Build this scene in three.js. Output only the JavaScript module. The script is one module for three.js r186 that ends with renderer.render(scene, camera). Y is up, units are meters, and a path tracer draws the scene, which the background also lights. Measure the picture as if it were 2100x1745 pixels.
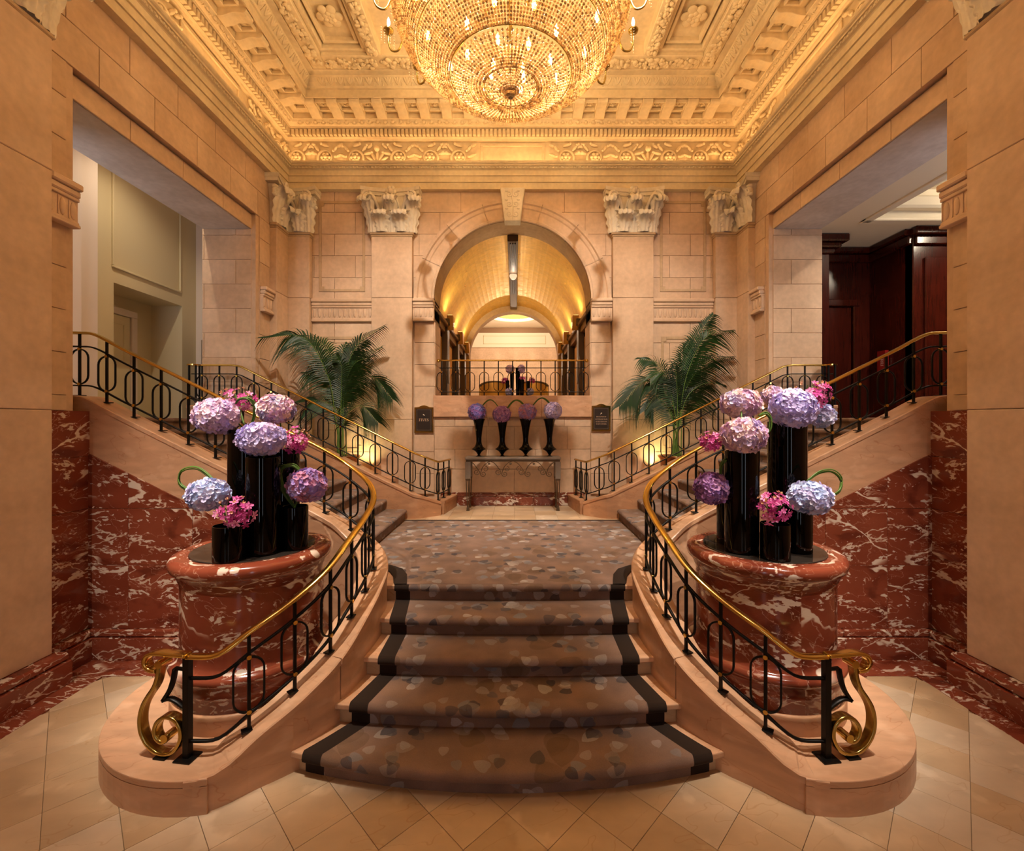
import * as THREE from 'three';
import { mergeGeometries } from 'three/addons/utils/BufferGeometryUtils.js';
import { RectAreaLightUniformsLib } from 'three/addons/lights/RectAreaLightUniformsLib.js';

// ---------------------------------------------------------------- camera, exposure, lights
RectAreaLightUniformsLib.init();
const scene = new THREE.Scene();
scene.background = new THREE.Color(0, 0, 0);
const W = 2100, H = 1745, F = 915;
const camera = new THREE.PerspectiveCamera(2 * Math.atan(H / 2 / F) * 180 / Math.PI, W / H, 0.05, 80);
camera.setViewOffset(W, H, -7, 7.5, W, H);           // the lens is shifted: its axis meets the picture at (1057, 865)
camera.position.set(0.05, 2.2, 0);
camera.lookAt(0.05, 2.2, -10);
const renderer = new THREE.WebGLRenderer();
renderer.toneMapping = THREE.LinearToneMapping;
renderer.toneMappingExposure = 1.06;
renderer.shadowMap.enabled = true;

const AMBER = new THREE.Color(1.0, 0.60, 0.26), WARM = new THREE.Color(1.0, 0.80, 0.60), SPOT = new THREE.Color(1.0, 0.88, 0.74);
const ARM_CD = 0.15, BULB_CD = 0.58, COVE_NITS = 8.2, FLOWER_CD = 150, FLOOR_CD = 34, WASH_CD = 30, SCONCE_CD = 3.8, WALL_FILL_CD = 120, LANDING_FILL_CD = 75, DOOR_NITS = 1.0, HALL_NITS = 3.2, UPLIGHT_CD = 3.0;

// ---------------------------------------------------------------- small tools
let seed = 20240607;
const rnd = () => { seed = (seed + 0x6D2B79F5) | 0; let t = Math.imul(seed ^ (seed >>> 15), 1 | seed); t = (t + Math.imul(t ^ (t >>> 7), 61 | t)) ^ t; return ((t ^ (t >>> 14)) >>> 0) / 4294967296; };
const rr = (a, b) => a + (b - a) * rnd();
const V = (x, y, z) => new THREE.Vector3(x, y, z);
const clamp = (x, a, b) => Math.min(b, Math.max(a, x)), mix = (a, b, t) => a + (b - a) * t;
const smooth = (a, b, x) => { const t = clamp((x - a) / (b - a), 0, 1); return t * t * (3 - 2 * t); };
const px = (x, y, d) => V(0.05 + (x - 1057) / F * d, 2.2 + (865 - y) / F * d, -d);     // where a pixel's line of sight lies at depth d

const taken = new Map();
const numbered = (n) => { const k = taken.get(n) ?? 0; taken.set(n, k + 1); return k ? n + '_' + String(k).padStart(3, '0') : n; };
function tag(o, label, category, group, kind) {
  o.userData.label = label; o.userData.category = category;
  if (group) o.userData.group = group;
  if (kind) o.userData.kind = kind;
  return o;
}
function thing(name, pos, label, category, group, kind) {
  const g = new THREE.Group(); g.name = numbered(name); g.position.copy(pos); scene.add(g);
  return tag(g, label, category, group, kind);
}
// texture coordinates in metres, laid flat on each triangle by the axis it faces most
function metreUV(g, ox = 0, oy = 0) {
  const p = g.attributes.position, uv = new Float32Array(p.count * 2), a = V(), b = V(), c = V(), n = V(), v = V();
  for (let i = 0; i < p.count; i += 3) {
    a.fromBufferAttribute(p, i); b.fromBufferAttribute(p, i + 1); c.fromBufferAttribute(p, i + 2);
    n.crossVectors(b.clone().sub(a), c.clone().sub(a));
    const x = Math.abs(n.x), y = Math.abs(n.y), z = Math.abs(n.z);
    for (let k = 0; k < 3; k++) {
      v.fromBufferAttribute(p, i + k);
      const [s, t] = z >= x && z >= y ? [v.x, v.y] : x >= y ? [v.z, v.y] : [v.x, v.z];
      uv[(i + k) * 2] = s + ox; uv[(i + k) * 2 + 1] = t + oy;
    }
  }
  g.setAttribute('uv', new THREE.BufferAttribute(uv, 2));
  return g;
}
const flat = (g) => { const r = g.index ? g.toNonIndexed() : g; for (const k of Object.keys(r.attributes)) if (!['position', 'normal', 'uv', 'color'].includes(k)) r.deleteAttribute(k); return r; };
function join(list) {
  const l = list.map(flat);
  const keepColor = l.every((g) => g.attributes.color);
  for (const g of l) { g.deleteAttribute('uv'); if (!keepColor) g.deleteAttribute('color'); if (!g.attributes.normal) g.computeVertexNormals(); }
  return mergeGeometries(l);
}
function mesh(name, g, m, parent, opt = {}) {
  let q = g;
  if (!opt.keepUV && !q.userData.uvDone) { q = flat(q); metreUV(q, opt.ox ?? 0, opt.oy ?? 0); q.userData.uvDone = true; }
  const o = new THREE.Mesh(q, m);
  o.castShadow = o.receiveShadow = true;
  if (parent) { o.name = name; parent.add(o); } else { o.name = numbered(name); scene.add(o); }
  return o;
}
const at = (g, x, y, z) => g.translate(x, y, z);
// box between two corners, edges chamfered by c: 44 triangles
function cbox(x0, x1, y0, y1, z0, z1, c = 0.003) {
  const w = Math.abs(x1 - x0) / 2, h = Math.abs(y1 - y0) / 2, d = Math.abs(z1 - z0) / 2, mx = (x0 + x1) / 2, my = (y0 + y1) / 2, mz = (z0 + z1) / 2;
  c = Math.min(c, w * 0.49, h * 0.49, d * 0.49);
  const pos = [], A = (sx, sy, sz, k) => [sx * (w - (k === 0 ? 0 : c)), sy * (h - (k === 1 ? 0 : c)), sz * (d - (k === 2 ? 0 : c))];
  const tri = (a, b, e) => {
    const ux = b[0] - a[0], uy = b[1] - a[1], uz = b[2] - a[2], vx = e[0] - a[0], vy = e[1] - a[1], vz = e[2] - a[2];
    const nx = uy * vz - uz * vy, ny = uz * vx - ux * vz, nz = ux * vy - uy * vx;
    const out = nx * (a[0] + b[0] + e[0]) + ny * (a[1] + b[1] + e[1]) + nz * (a[2] + b[2] + e[2]) > 0;
    for (const q of out ? [a, b, e] : [a, e, b]) pos.push(q[0] + mx, q[1] + my, q[2] + mz);
  };
  const quad = (a, b, e, f) => { tri(a, b, e); tri(a, e, f); };
  for (const s of [-1, 1]) {
    quad(A(s, -1, -1, 0), A(s, 1, -1, 0), A(s, 1, 1, 0), A(s, -1, 1, 0));
    quad(A(-1, s, -1, 1), A(1, s, -1, 1), A(1, s, 1, 1), A(-1, s, 1, 1));
    quad(A(-1, -1, s, 2), A(1, -1, s, 2), A(1, 1, s, 2), A(-1, 1, s, 2));
    for (const t of [-1, 1]) {
      quad(A(s, t, -1, 0), A(s, t, 1, 0), A(s, t, 1, 1), A(s, t, -1, 1));
      quad(A(s, -1, t, 0), A(s, 1, t, 0), A(s, 1, t, 2), A(s, -1, t, 2));
      quad(A(-1, s, t, 1), A(1, s, t, 1), A(1, s, t, 2), A(-1, s, t, 2));
      for (const u of [-1, 1]) tri(A(s, t, u, 0), A(s, t, u, 1), A(s, t, u, 2));
    }
  }
  const g = new THREE.BufferGeometry(); g.setAttribute('position', new THREE.Float32BufferAttribute(pos, 3)); g.computeVertexNormals();
  return g;
}
// box given by x range, y range and depth range (depth = distance in front of the camera)
const dbox = (x0, x1, y0, y1, d0, d1, c) => cbox(x0, x1, y0, y1, -d0, -d1, c);
// prism over a polygon in plan [[x, depth], ...]
function plan(poly, y0, y1, bevel = 0) {
  const s = new THREE.Shape(poly.map(([x, d]) => new THREE.Vector2(x, d)));
  const g = new THREE.ExtrudeGeometry(s, { depth: y1 - y0 - 2 * bevel, bevelEnabled: bevel > 0, bevelThickness: bevel, bevelSize: bevel, bevelOffset: -bevel, bevelSegments: 2, curveSegments: 8 });
  g.rotateX(-Math.PI / 2).translate(0, y0 + bevel, 0);
  return flat(g);
}
// slab over a polygon standing upright [[x, y], ...] from depth d0 (front) to d1
function upright(poly, d0, d1, holes = [], bevel = 0) {
  const s = new THREE.Shape(poly.map(([x, y]) => new THREE.Vector2(x, y)));
  for (const h of holes) s.holes.push(new THREE.Path(h.map(([x, y]) => new THREE.Vector2(x, y))));
  const g = new THREE.ExtrudeGeometry(s, { depth: d1 - d0 - bevel, bevelEnabled: bevel > 0, bevelThickness: bevel, bevelSize: bevel, bevelOffset: -bevel, bevelSegments: 1, curveSegments: 12 });
  g.translate(0, 0, -d1);
  return flat(g);
}
// keep of a convex polygon what lies where a*x + b*y <= c
function cut(poly, a, b, c) {
  const out = [];
  for (let i = 0; i < poly.length; i++) {
    const p = poly[i], q = poly[(i + 1) % poly.length], u = a * p[0] + b * p[1] - c, v = a * q[0] + b * q[1] - c;
    if (u <= 0) out.push(p);
    if ((u < 0 && v > 0) || (u > 0 && v < 0)) { const t = u / (u - v); out.push([p[0] + (q[0] - p[0]) * t, p[1] + (q[1] - p[1]) * t]); }
  }
  return out;
}
const area = (p) => Math.abs(p.reduce((s, [x, y], i) => { const [u, v] = p[(i + 1) % p.length]; return s + x * v - u * y; }, 0)) / 2;
const inset = (p, e) => { // a convex polygon shrunk by e
  let out = p; const ccw = p.reduce((s, [x, y], i) => { const [u, v] = p[(i + 1) % p.length]; return s + x * v - u * y; }, 0) > 0 ? 1 : -1;
  for (let i = 0; i < p.length; i++) {
    const [x, y] = p[i], [u, v] = p[(i + 1) % p.length], l = Math.hypot(u - x, v - y); if (l < 1e-6) continue;
    const nx = (v - y) / l * ccw, ny = -(u - x) / l * ccw;
    out = cut(out, nx, ny, nx * x + ny * y - e);
  }
  return out;
};
// a tile: polygon in plan with a chamfered top
function tileGeo(poly, y0, y1, c = 0.002) {
  const top = inset(poly, c), pos = [], n = poly.length;
  if (top.length !== n) return plan(poly, y0, y1);
  const P = (q, y) => [q[0], y, -q[1]];
  const tri = (a, b, e) => pos.push(...a, ...b, ...e);
  const ccw = poly.reduce((s, [x, y], i) => { const [u, v] = poly[(i + 1) % n]; return s + x * v - u * y; }, 0) > 0;
  const A = ccw ? poly : [...poly].reverse(), T = ccw ? top : [...top].reverse();
  for (let i = 0; i < n; i++) {
    const j = (i + 1) % n;
    tri(P(A[i], y0), P(A[j], y0), P(A[j], y1 - c)); tri(P(A[i], y0), P(A[j], y1 - c), P(A[i], y1 - c));
    tri(P(A[i], y1 - c), P(A[j], y1 - c), P(T[j], y1)); tri(P(A[i], y1 - c), P(T[j], y1), P(T[i], y1));
    if (i > 0 && i < n - 1) tri(P(T[0], y1), P(T[i], y1), P(T[j], y1));
  }
  const g = new THREE.BufferGeometry(); g.setAttribute('position', new THREE.Float32BufferAttribute(pos, 3)); g.computeVertexNormals();
  return g;
}
// sweep a closed outline [[side, up], ...] along 3D points; side vector fixed, or level and square to the path
function sweep(pts, outline, opt = {}) {
  const n = pts.length, m = outline.length, pos = [], idx = [], t = V(), side = V(), up = V(), sz = opt.size ?? (() => 1);
  for (let i = 0; i < n; i++) {
    const a = pts[Math.max(0, i - 1)], b = pts[Math.min(n - 1, i + 1)];
    if (opt.closed) t.subVectors(pts[(i + 1) % n], pts[(i - 1 + n) % n]); else t.subVectors(b, a);
    t.normalize();
    if (opt.side) { side.copy(opt.side); up.crossVectors(side, t).normalize(); }
    else if (opt.plumb) { side.set(-t.z, 0, t.x).normalize(); up.set(0, 1, 0); }
    else { side.set(-t.z, 0, t.x); if (side.lengthSq() < 1e-8) side.set(1, 0, 0); side.normalize(); up.crossVectors(side, t).normalize(); }
    const k = sz(i / (n - 1));
    for (const [u, v] of outline) { const q = pts[i]; pos.push(q.x + side.x * u * k + up.x * v * k, q.y + side.y * u * k + up.y * v * k, q.z + side.z * u * k + up.z * v * k); }
  }
  const rows = opt.closed ? n : n - 1;
  for (let i = 0; i < rows; i++) for (let j = 0; j < m; j++) {
    const a = i * m + j, b = i * m + (j + 1) % m, c = ((i + 1) % n) * m + j, d = ((i + 1) % n) * m + (j + 1) % m;
    idx.push(a, c, b, b, c, d);
  }
  if (!opt.closed) for (let j = 1; j < m - 1; j++) { idx.push(0, j, j + 1); const e = (n - 1) * m; idx.push(e, e + j + 1, e + j); }
  let g = new THREE.BufferGeometry(); g.setAttribute('position', new THREE.Float32BufferAttribute(pos, 3)); g.setIndex(idx);
  if (opt.sharp) g = g.toNonIndexed();
  g.computeVertexNormals();
  return flat(g);
}
const ring = (rx, ry = rx, n = 8) => Array.from({ length: n }, (_, i) => [rx * Math.cos(i / n * 2 * Math.PI), ry * Math.sin(i / n * 2 * Math.PI)]);
const rect = (w, h) => [[-w / 2, -h / 2], [w / 2, -h / 2], [w / 2, h / 2], [-w / 2, h / 2]];
const curve = (pts, n, closed = false) => new THREE.CatmullRomCurve3(pts, closed, 'centripetal').getSpacedPoints(n);
const tube = (pts, r, n = 24, k = 6) => sweep(curve(pts, n), ring(r, r, k));
const lathe = (prof, n = 32) => flat(new THREE.LatheGeometry(prof.map(([r, y]) => new THREE.Vector2(r, y)), n));
const ball = (x, y, z, sx, sy = sx, sz = sx, det = 1) => flat(new THREE.IcosahedronGeometry(1, det)).scale(sx, sy, sz).translate(x, y, z);

// ---------------------------------------------------------------- noise and computed textures
const perm = new Uint8Array(512); { const p = Array.from({ length: 256 }, (_, i) => i); for (let i = 255; i > 0; i--) { const j = Math.floor(rnd() * (i + 1)); [p[i], p[j]] = [p[j], p[i]]; } for (let i = 0; i < 512; i++) perm[i] = p[i & 255]; }
const GX = new Float64Array(16), GY = new Float64Array(16); for (let i = 0; i < 16; i++) { GX[i] = Math.cos(i * Math.PI / 8); GY[i] = Math.sin(i * Math.PI / 8); }
function noise(x, y, wx, wy = wx) {                                     // repeats every wx, wy cells
  const ix = Math.floor(x), iy = Math.floor(y), fx = x - ix, fy = y - iy, u = fx * fx * fx * (fx * (fx * 6 - 15) + 10), v = fy * fy * fy * (fy * (fy * 6 - 15) + 10);
  let x0 = ix % wx, x1 = (ix + 1) % wx, y0 = iy % wy, y1 = (iy + 1) % wy; if (x0 < 0) x0 += wx; if (x1 < 0) x1 += wx; if (y0 < 0) y0 += wy; if (y1 < 0) y1 += wy;
  const p0 = perm[x0 & 255], p1 = perm[x1 & 255], a = perm[p0 + (y0 & 255)] & 15, b = perm[p1 + (y0 & 255)] & 15, c = perm[p0 + (y1 & 255)] & 15, d = perm[p1 + (y1 & 255)] & 15;
  const s = GX[a] * fx + GY[a] * fy, t = GX[b] * (fx - 1) + GY[b] * fy, q = GX[c] * fx + GY[c] * (fy - 1), r = GX[d] * (fx - 1) + GY[d] * (fy - 1), m = s + (t - s) * u, n = q + (r - q) * u;
  return (m + (n - m) * v) * 1.5;
}
function fbm(u, v, fx, fy, oct) { let s = 0, a = 0.5; for (let o = 0; o < oct; o++) { s += a * noise(u * fx, v * fy, fx, fy); fx *= 2; fy *= 2; a *= 0.5; } return s; }
function texture(n, fn, metres, srgb = true) {
  const data = new Uint8Array(n * n * 4);
  for (let j = 0; j < n; j++) for (let i = 0; i < n; i++) {
    const c = fn((i + 0.5) / n, (j + 0.5) / n), k = (j * n + i) * 4;
    data[k] = clamp(c[0], 0, 1) * 255; data[k + 1] = clamp(c[1], 0, 1) * 255; data[k + 2] = clamp(c[2], 0, 1) * 255; data[k + 3] = 255;
  }
  const t = new THREE.DataTexture(data, n, n); t.wrapS = t.wrapT = THREE.RepeatWrapping; t.magFilter = THREE.LinearFilter; t.minFilter = THREE.LinearFilter;
  if (srgb) t.colorSpace = THREE.SRGBColorSpace;
  t.repeat.set(1 / metres, 1 / metres); t.needsUpdate = true;
  return t;
}
const lerp3 = (a, b, t) => [mix(a[0], b[0], t), mix(a[1], b[1], t), mix(a[2], b[2], t)];

const stoneTex = texture(512, (u, v) => { const a = fbm(u, v, 3, 3, 5), b = fbm(u + 0.37, v, 24, 24, 3), k = 0.93 + 0.12 * a + 0.07 * b; return [k, k * (0.99 + 0.02 * a), k * (0.97 + 0.04 * a)]; }, 1.9);
const marbleTex = texture(1024, (u, v) => {
  const w = 0.06 * fbm(u, v, 3, 3, 5), w2 = 0.05 * fbm(u + 0.5, v + 0.21, 4, 4, 5), x = u + w, y = v + w2;
  let c = lerp3([0.44, 0.19, 0.125], [0.58, 0.30, 0.21], clamp(0.5 + 0.8 * fbm(x, y, 2, 5, 6), 0, 1));
  c = lerp3(c, [0.35, 0.135, 0.09], smooth(0.08, 0.4, fbm(x + 0.3, y + 0.6, 5, 9, 5)) * 0.7);
  const zone = smooth(-0.02, 0.3, fbm(u + 0.13, v + 0.77, 2, 2, 3)), zone2 = smooth(-0.05, 0.2, fbm(u + 0.63, v + 0.27, 2, 2, 3));
  const fl = fbm(x + 0.05, y + 0.4, 7, 19, 5) + 0.75 * fbm(x, y, 30, 80, 4);
  c = lerp3(c, [0.86, 0.80, 0.74], smooth(0.17, 0.23, fl + 0.24 * zone - 0.16) * 0.92);
  const hair = smooth(0.0, 0.014, Math.abs(fbm(x, y + 0.15, 5, 18, 5)));
  c = lerp3([0.80, 0.68, 0.60], c, mix(1, hair, zone2 * 0.55));
  const vein = (p, q, fx, fy, t) => 1 - smooth(t * 0.5, t, Math.abs(fbm(p, q, fx, fy, 6)));
  c = lerp3(c, [0.88, 0.82, 0.75], vein(x + y, y, 1, 2, 0.022) * smooth(-0.12, 0.02, fbm(u + 0.61, v + 0.11, 3, 3, 2)) * 0.95);
  c = lerp3(c, [0.86, 0.79, 0.71], vein(x - y + 0.3, y + 0.2, 2, 3, 0.014) * smooth(-0.1, 0.1, fbm(u + 0.31, v + 0.51, 3, 3, 2)) * 0.85);
  c = lerp3(c, [0.80, 0.70, 0.62], vein(x + y + 0.7, y + 0.6, 5, 7, 0.010) * 0.55);
  return c;
}, 1.9);
const pinkTex = texture(512, (u, v) => {
  const w = 0.04 * fbm(u, v, 4, 4, 4), g = fbm(u + w, v + w, 4, 14, 5), k = 0.95 + 0.14 * g;
  let c = [0.84 * k, 0.66 * k, 0.52 * k];
  c = lerp3(c, [0.90, 0.75, 0.62], smooth(0.1, 0.45, fbm(u + 0.4, v + 0.2 + w, 5, 9, 4)) * 0.5);
  c = lerp3(c, [0.66, 0.42, 0.28], (1 - smooth(0, 0.012, Math.abs(fbm(u + v + w, v + 0.3, 3, 4, 4)))) * 0.45);
  return c;
}, 1.3);
const tileTex = texture(512, (u, v) => {
  const w = 0.05 * fbm(u, v, 3, 3, 4), k = 0.95 + 0.11 * fbm(u + w, v - w, 5, 9, 5);
  let c = [0.83 * k, 0.74 * k, 0.63 * k];
  c = lerp3(c, [0.66, 0.51, 0.36], (1 - smooth(0, 0.010, Math.abs(fbm(u + v * 1 + w, v + 0.5, 3, 4, 4)))) * 0.35);
  c = lerp3(c, [0.95, 0.88, 0.78], smooth(0.15, 0.4, fbm(u + 0.2, v + 0.9, 7, 7, 4)) * 0.4);
  return c;
}, 1.7);
const woodTex = texture(512, (u, v) => { const g = fbm(u + 0.02 * fbm(u, v, 3, 3, 3), v, 40, 3, 4), b = fbm(u, v, 3, 2, 3), k = 0.85 + 0.24 * g + 0.2 * b; return [0.34 * k, 0.15 * k, 0.105 * k]; }, 1.2);
const goldTex = texture(512, (u, v) => {          // squares of gold leaf, each laid a little differently
  const q = 8, a = Math.floor(u * q), b = Math.floor(v * q), h = perm[perm[a] + b] / 255, e = Math.min(u * q - a, 1 - (u * q - a), v * q - b, 1 - (v * q - b));
  const k = 0.92 + 0.05 * h + 0.08 * fbm(u, v, 16, 16, 4) + (e < 0.02 ? -0.03 : 0); return [0.96 * k, 0.79 * k, 0.38 * k];
}, 1.2);
const goldRough = texture(256, (u, v) => { const a = 0.38 + 0.22 * fbm(u, v, 9, 9, 4); return [a, a, a]; }, 1.2, false);

// the carpet: brown wool with scattered heart-shaped leaves in greys
function carpetTexture(ground, strength) {
  const n = 1024, cv = document.createElement('canvas'); cv.width = cv.height = n; const x = cv.getContext('2d');
  x.fillStyle = ground; x.fillRect(0, 0, n, n);
  const tones = ['#928a87', '#a39c98', '#4a4446', '#867e7b', '#38343a', '#978c85', '#5c5658', '#b0a9a4', '#7c7e84'];
  const leaf = (cx, cy, s, a, col, al) => {
    for (const ox of [-n, 0, n]) for (const oy of [-n, 0, n]) {
      if (Math.abs(cx + ox - n / 2) > n / 2 + 2 * s || Math.abs(cy + oy - n / 2) > n / 2 + 2 * s) continue;
      x.save(); x.translate(cx + ox, cy + oy); x.rotate(a); x.globalAlpha = al; x.fillStyle = col; x.beginPath();
      x.moveTo(0, s); x.bezierCurveTo(-s * 1.0, s * 0.25, -s * 0.85, -s * 0.9, -s * 0.1, -s * 0.62); x.bezierCurveTo(s * 0.8, -s * 0.95, s * 0.95, s * 0.2, 0, s); x.fill(); x.restore();
    }
  };
  for (let k = 0; k < 26; k++) leaf(rr(0, n), rr(0, n), rr(60, 120), rr(0, 6.3), rnd() < 0.5 ? '#624a38' : '#846650', 0.4);
  for (let k = 0; k < 66; k++) {
    const cx = rr(0, n), cy = rr(0, n), m = rnd() < 0.45 ? 2 : 1;
    for (let j = 0; j < m; j++) leaf(cx + rr(-40, 40) * j, cy + rr(-40, 40) * j, rr(34, 56), rr(0, 6.3), tones[Math.floor(rnd() * tones.length)], rr(0.5, 0.9) * strength);
  }
  const img = x.getImageData(0, 0, n, n), d = img.data;
  for (let j = 0; j < n; j++) for (let i = 0; i < n; i++) { const k = (j * n + i) * 4, f = 0.93 + 0.16 * rnd() + 0.22 * fbm(i / n, j / n, 5, 5, 3); for (let c = 0; c < 3; c++) d[k + c] = clamp(d[k + c] * f, 0, 255); }
  const t = new THREE.DataTexture(new Uint8Array(d), n, n); t.wrapS = t.wrapT = THREE.RepeatWrapping; t.magFilter = THREE.LinearFilter; t.colorSpace = THREE.SRGBColorSpace; t.repeat.set(1 / 1.35, 1 / 1.35); t.needsUpdate = true;
  return t;
}

// ---------------------------------------------------------------- materials
const std = (o) => new THREE.MeshStandardMaterial({ side: THREE.DoubleSide, ...o });
const phy = (o) => new THREE.MeshPhysicalMaterial({ side: THREE.DoubleSide, ...o });
const limestone = [0xe1c3a7, 0xdebfa3, 0xe3c6ab, 0xdcbda0].map((c, i) => std({ name: 'limestone_' + i, color: c, map: stoneTex, roughness: 0.85 }));
const jointMat = std({ name: 'joint_mortar', color: 0x9a7c5c, roughness: 0.95 });
const plaster = std({ name: 'cream_plaster', color: 0xecd9b4, map: stoneTex, roughness: 0.8 });
const capStone = std({ name: 'carved_stone', color: 0xf2e8d6, map: stoneTex, roughness: 0.85 });
const mouldStone = std({ name: 'moulding_stone', color: 0xc9ad8c, map: stoneTex, roughness: 0.85 });
const soffitMat = std({ name: 'grey_soffit_paint', color: 0xdad2d0, map: stoneTex, roughness: 0.8 });
const redMarble = phy({ name: 'red_marble', map: marbleTex, roughness: 0.14 });
const pink = phy({ name: 'pink_stone', map: pinkTex, roughness: 0.32 });
const pinkB = phy({ name: 'pink_stone_pale', map: pinkTex, color: 0xf4eadf, roughness: 0.4 });
const tiles = [0xffffff, 0xf6eee2, 0xefe4d4, 0xfdf5ea].map((c, i) => phy({ name: 'floor_tile_' + i, color: c, map: tileTex, roughness: 0.28 }));
const creamRiser = phy({ name: 'cream_riser_stone', color: 0xf2e8d6, map: tileTex, roughness: 0.4 });
const carpetMat = std({ name: 'leaf_carpet', map: carpetTexture('#7f675a', 0.85), roughness: 1 });
const carpetEdge = std({ name: 'dark_carpet_border', color: 0x26180e, roughness: 1 });
const iron = std({ name: 'black_iron', color: 0x14110f, roughness: 0.42, metalness: 0.6 });
const brass = std({ name: 'polished_brass', color: 0xe2c06a, roughness: 0.15, metalness: 1 });
const brassDark = std({ name: 'aged_brass', color: 0xb8a25e, roughness: 0.2, metalness: 1 });
const bronze = std({ name: 'brown_bronze', color: 0x5d4a36, roughness: 0.5, metalness: 0.55 });
const bronzePanel = std({ name: 'bronze_panel', color: 0x8a6a4a, roughness: 0.55, metalness: 0.3 });
const blackGlass = phy({ name: 'black_glass', color: 0x020202, roughness: 0.03, specularIntensity: 0.45 });
const darkMirror = phy({ name: 'dark_mirror', color: 0x2b2521, roughness: 0.06, specularIntensity: 1 });
const clearGlass = phy({ name: 'clear_glass', color: 0xffffff, roughness: 0.02, transmission: 1, thickness: 0.02, ior: 1.5 });
const goldLeaf = std({ name: 'gold_leaf', map: goldTex, roughnessMap: goldRough, roughness: 1, metalness: 0.75 });
const goldPanel = std({ name: 'gold_panel', color: 0xd9a850, roughness: 0.45, metalness: 0.5 });
const mahogany = phy({ name: 'mahogany', map: woodTex, color: 0xd8b0a0, roughness: 0.2 });
const creamPaint = std({ name: 'cream_paint', color: 0xd8cba6, roughness: 0.7 });
const litWallAndTrimPaint = std({ name: 'lit_wall_and_trim_paint', color: 0xe6d8cc, roughness: 0.7 });  // trim paint; on pilaster and end wall its paler tone stands in for light
const whitePaint = std({ name: 'ceiling_paint', color: 0xe9dcc4, roughness: 0.8 });
const greyStone = std({ name: 'grey_table_stone', color: 0x8d8176, map: stoneTex, roughness: 0.4 });
const leafMat = phy({ name: 'palm_leaf', color: 0x244814, roughness: 0.5, transmission: 0.25, thickness: 0, vertexColors: true });
const stemMat = std({ name: 'palm_stem', color: 0x5c7a2f, roughness: 0.6 });
const grassMat = std({ name: 'grass_blade', color: 0x4a6b22, roughness: 0.5 });
const petalMat = phy({ name: 'petal', color: 0xffffff, roughness: 0.75, transmission: 0.18, thickness: 0, vertexColors: true });
const potMat = phy({ name: 'copper_pot', color: 0xb07c52, roughness: 0.25, metalness: 0.9 });
const soilMat = std({ name: 'dark_soil', color: 0x2a1c12, roughness: 1 });
const floorFar = tiles[0];
const lampGlow = (k, c = 0xffd9a0) => std({ name: 'lamp_glow', color: 0x000000, emissive: new THREE.Color(c), emissiveIntensity: k });
function glow(name, g, k, c, parent) { return mesh(name, g, lampGlow(k, c), parent); }

// ================================================================ STRUCTURE
// plan of the hall: x = 0 on its axis, depth = -z; side walls at |x| = 3.95, end wall at depth 7.75
const SX = 3.95, DB = 7.75, ZF = 3.2, COURSE = 0.378, Y0 = 4.327 - 12 * COURSE;
const sideName = (s) => (s < 0 ? 'left' : 'right');
const pick = () => limestone[Math.floor(rnd() * limestone.length)];
// one stone block. axis z: faces the camera at depth `face`; axis x: faces the hall's axis from x = s * face
function block(parent, axis, s, u0, u1, y0, y1, face, m = pick(), th = 0.02, gap = 0.003, name = 'stone_block') {
  const g = axis === 'z' ? dbox(u0 + gap, u1 - gap, y0 + gap, y1 - gap, face, face + th, 0.003) : cbox(s * face, s * (face + th), y0 + gap, y1 - gap, -u0 - gap, -u1 + gap, 0.003);
  return mesh(name, g, m, parent);
}
function ashlar(parent, axis, s, u0, u1, y0, y1, face, len = 0.76, shift = 0, keep) {
  for (let k = Math.floor((y0 - Y0) / COURSE + 1e-6); Y0 + k * COURSE < y1 - 0.02; k++) {
    const a = Math.max(y0, Y0 + k * COURSE), b = Math.min(y1, Y0 + (k + 1) * COURSE); if (b - a < 0.03) continue;
    const off = shift + (k % 2 ? len / 2 : 0);
    for (let j = Math.floor((u0 - off) / len); off + j * len < u1 - 0.02; j++) {
      const p = Math.max(u0, off + j * len), q = Math.min(u1, off + (j + 1) * len); if (q - p < 0.02) continue;
      if (keep && !keep(p, q, a, b)) continue;
      block(parent, axis, s, p, q, a, b, face);
    }
  }
}
// profile [[projection, y], ...] run round the left wall, the end wall and the right wall
function perimeter(prof, xs = SX, db = DB, zf = ZF) {
  const pos = [], P = (i, k) => { const [p, y] = prof[k]; return [[-xs + p, y, zf], [-xs + p, y, -(db - p)], [xs - p, y, -(db - p)], [xs - p, y, zf]][i]; };
  for (let i = 0; i < 3; i++) for (let k = 0; k < prof.length - 1; k++) { const a = P(i, k), b = P(i + 1, k), c = P(i + 1, k + 1), d = P(i, k + 1); pos.push(...a, ...b, ...c, ...a, ...c, ...d); }
  const g = new THREE.BufferGeometry(); g.setAttribute('position', new THREE.Float32BufferAttribute(pos, 3)); g.computeVertexNormals();
  return g;
}
// places round the three walls: call(place matrix, wall) every `step` metres at projection p, height y
function around(step, p, y, dNear, call, ends = 0) {
  const half = SX - p, n = Math.floor((2 * half - 2 * ends) / step), x0 = -(n - 1) / 2 * step, put = (x, z, r) => new THREE.Matrix4().makeRotationY(r).setPosition(x, y, z);
  for (let i = 0; i < n; i++) call(put(x0 + i * step, -(DB - p), 0), 'back');
  for (let d = DB - p - ends - step / 2; d > dNear; d -= step) { call(put(-SX + p, -d, Math.PI / 2), 'left'); call(put(SX - p, -d, -Math.PI / 2), 'right'); }
}
function placed(name, g, m, parent, mat4) { const o = mesh(name, g, m, parent); o.applyMatrix4(mat4); return o; }

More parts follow.
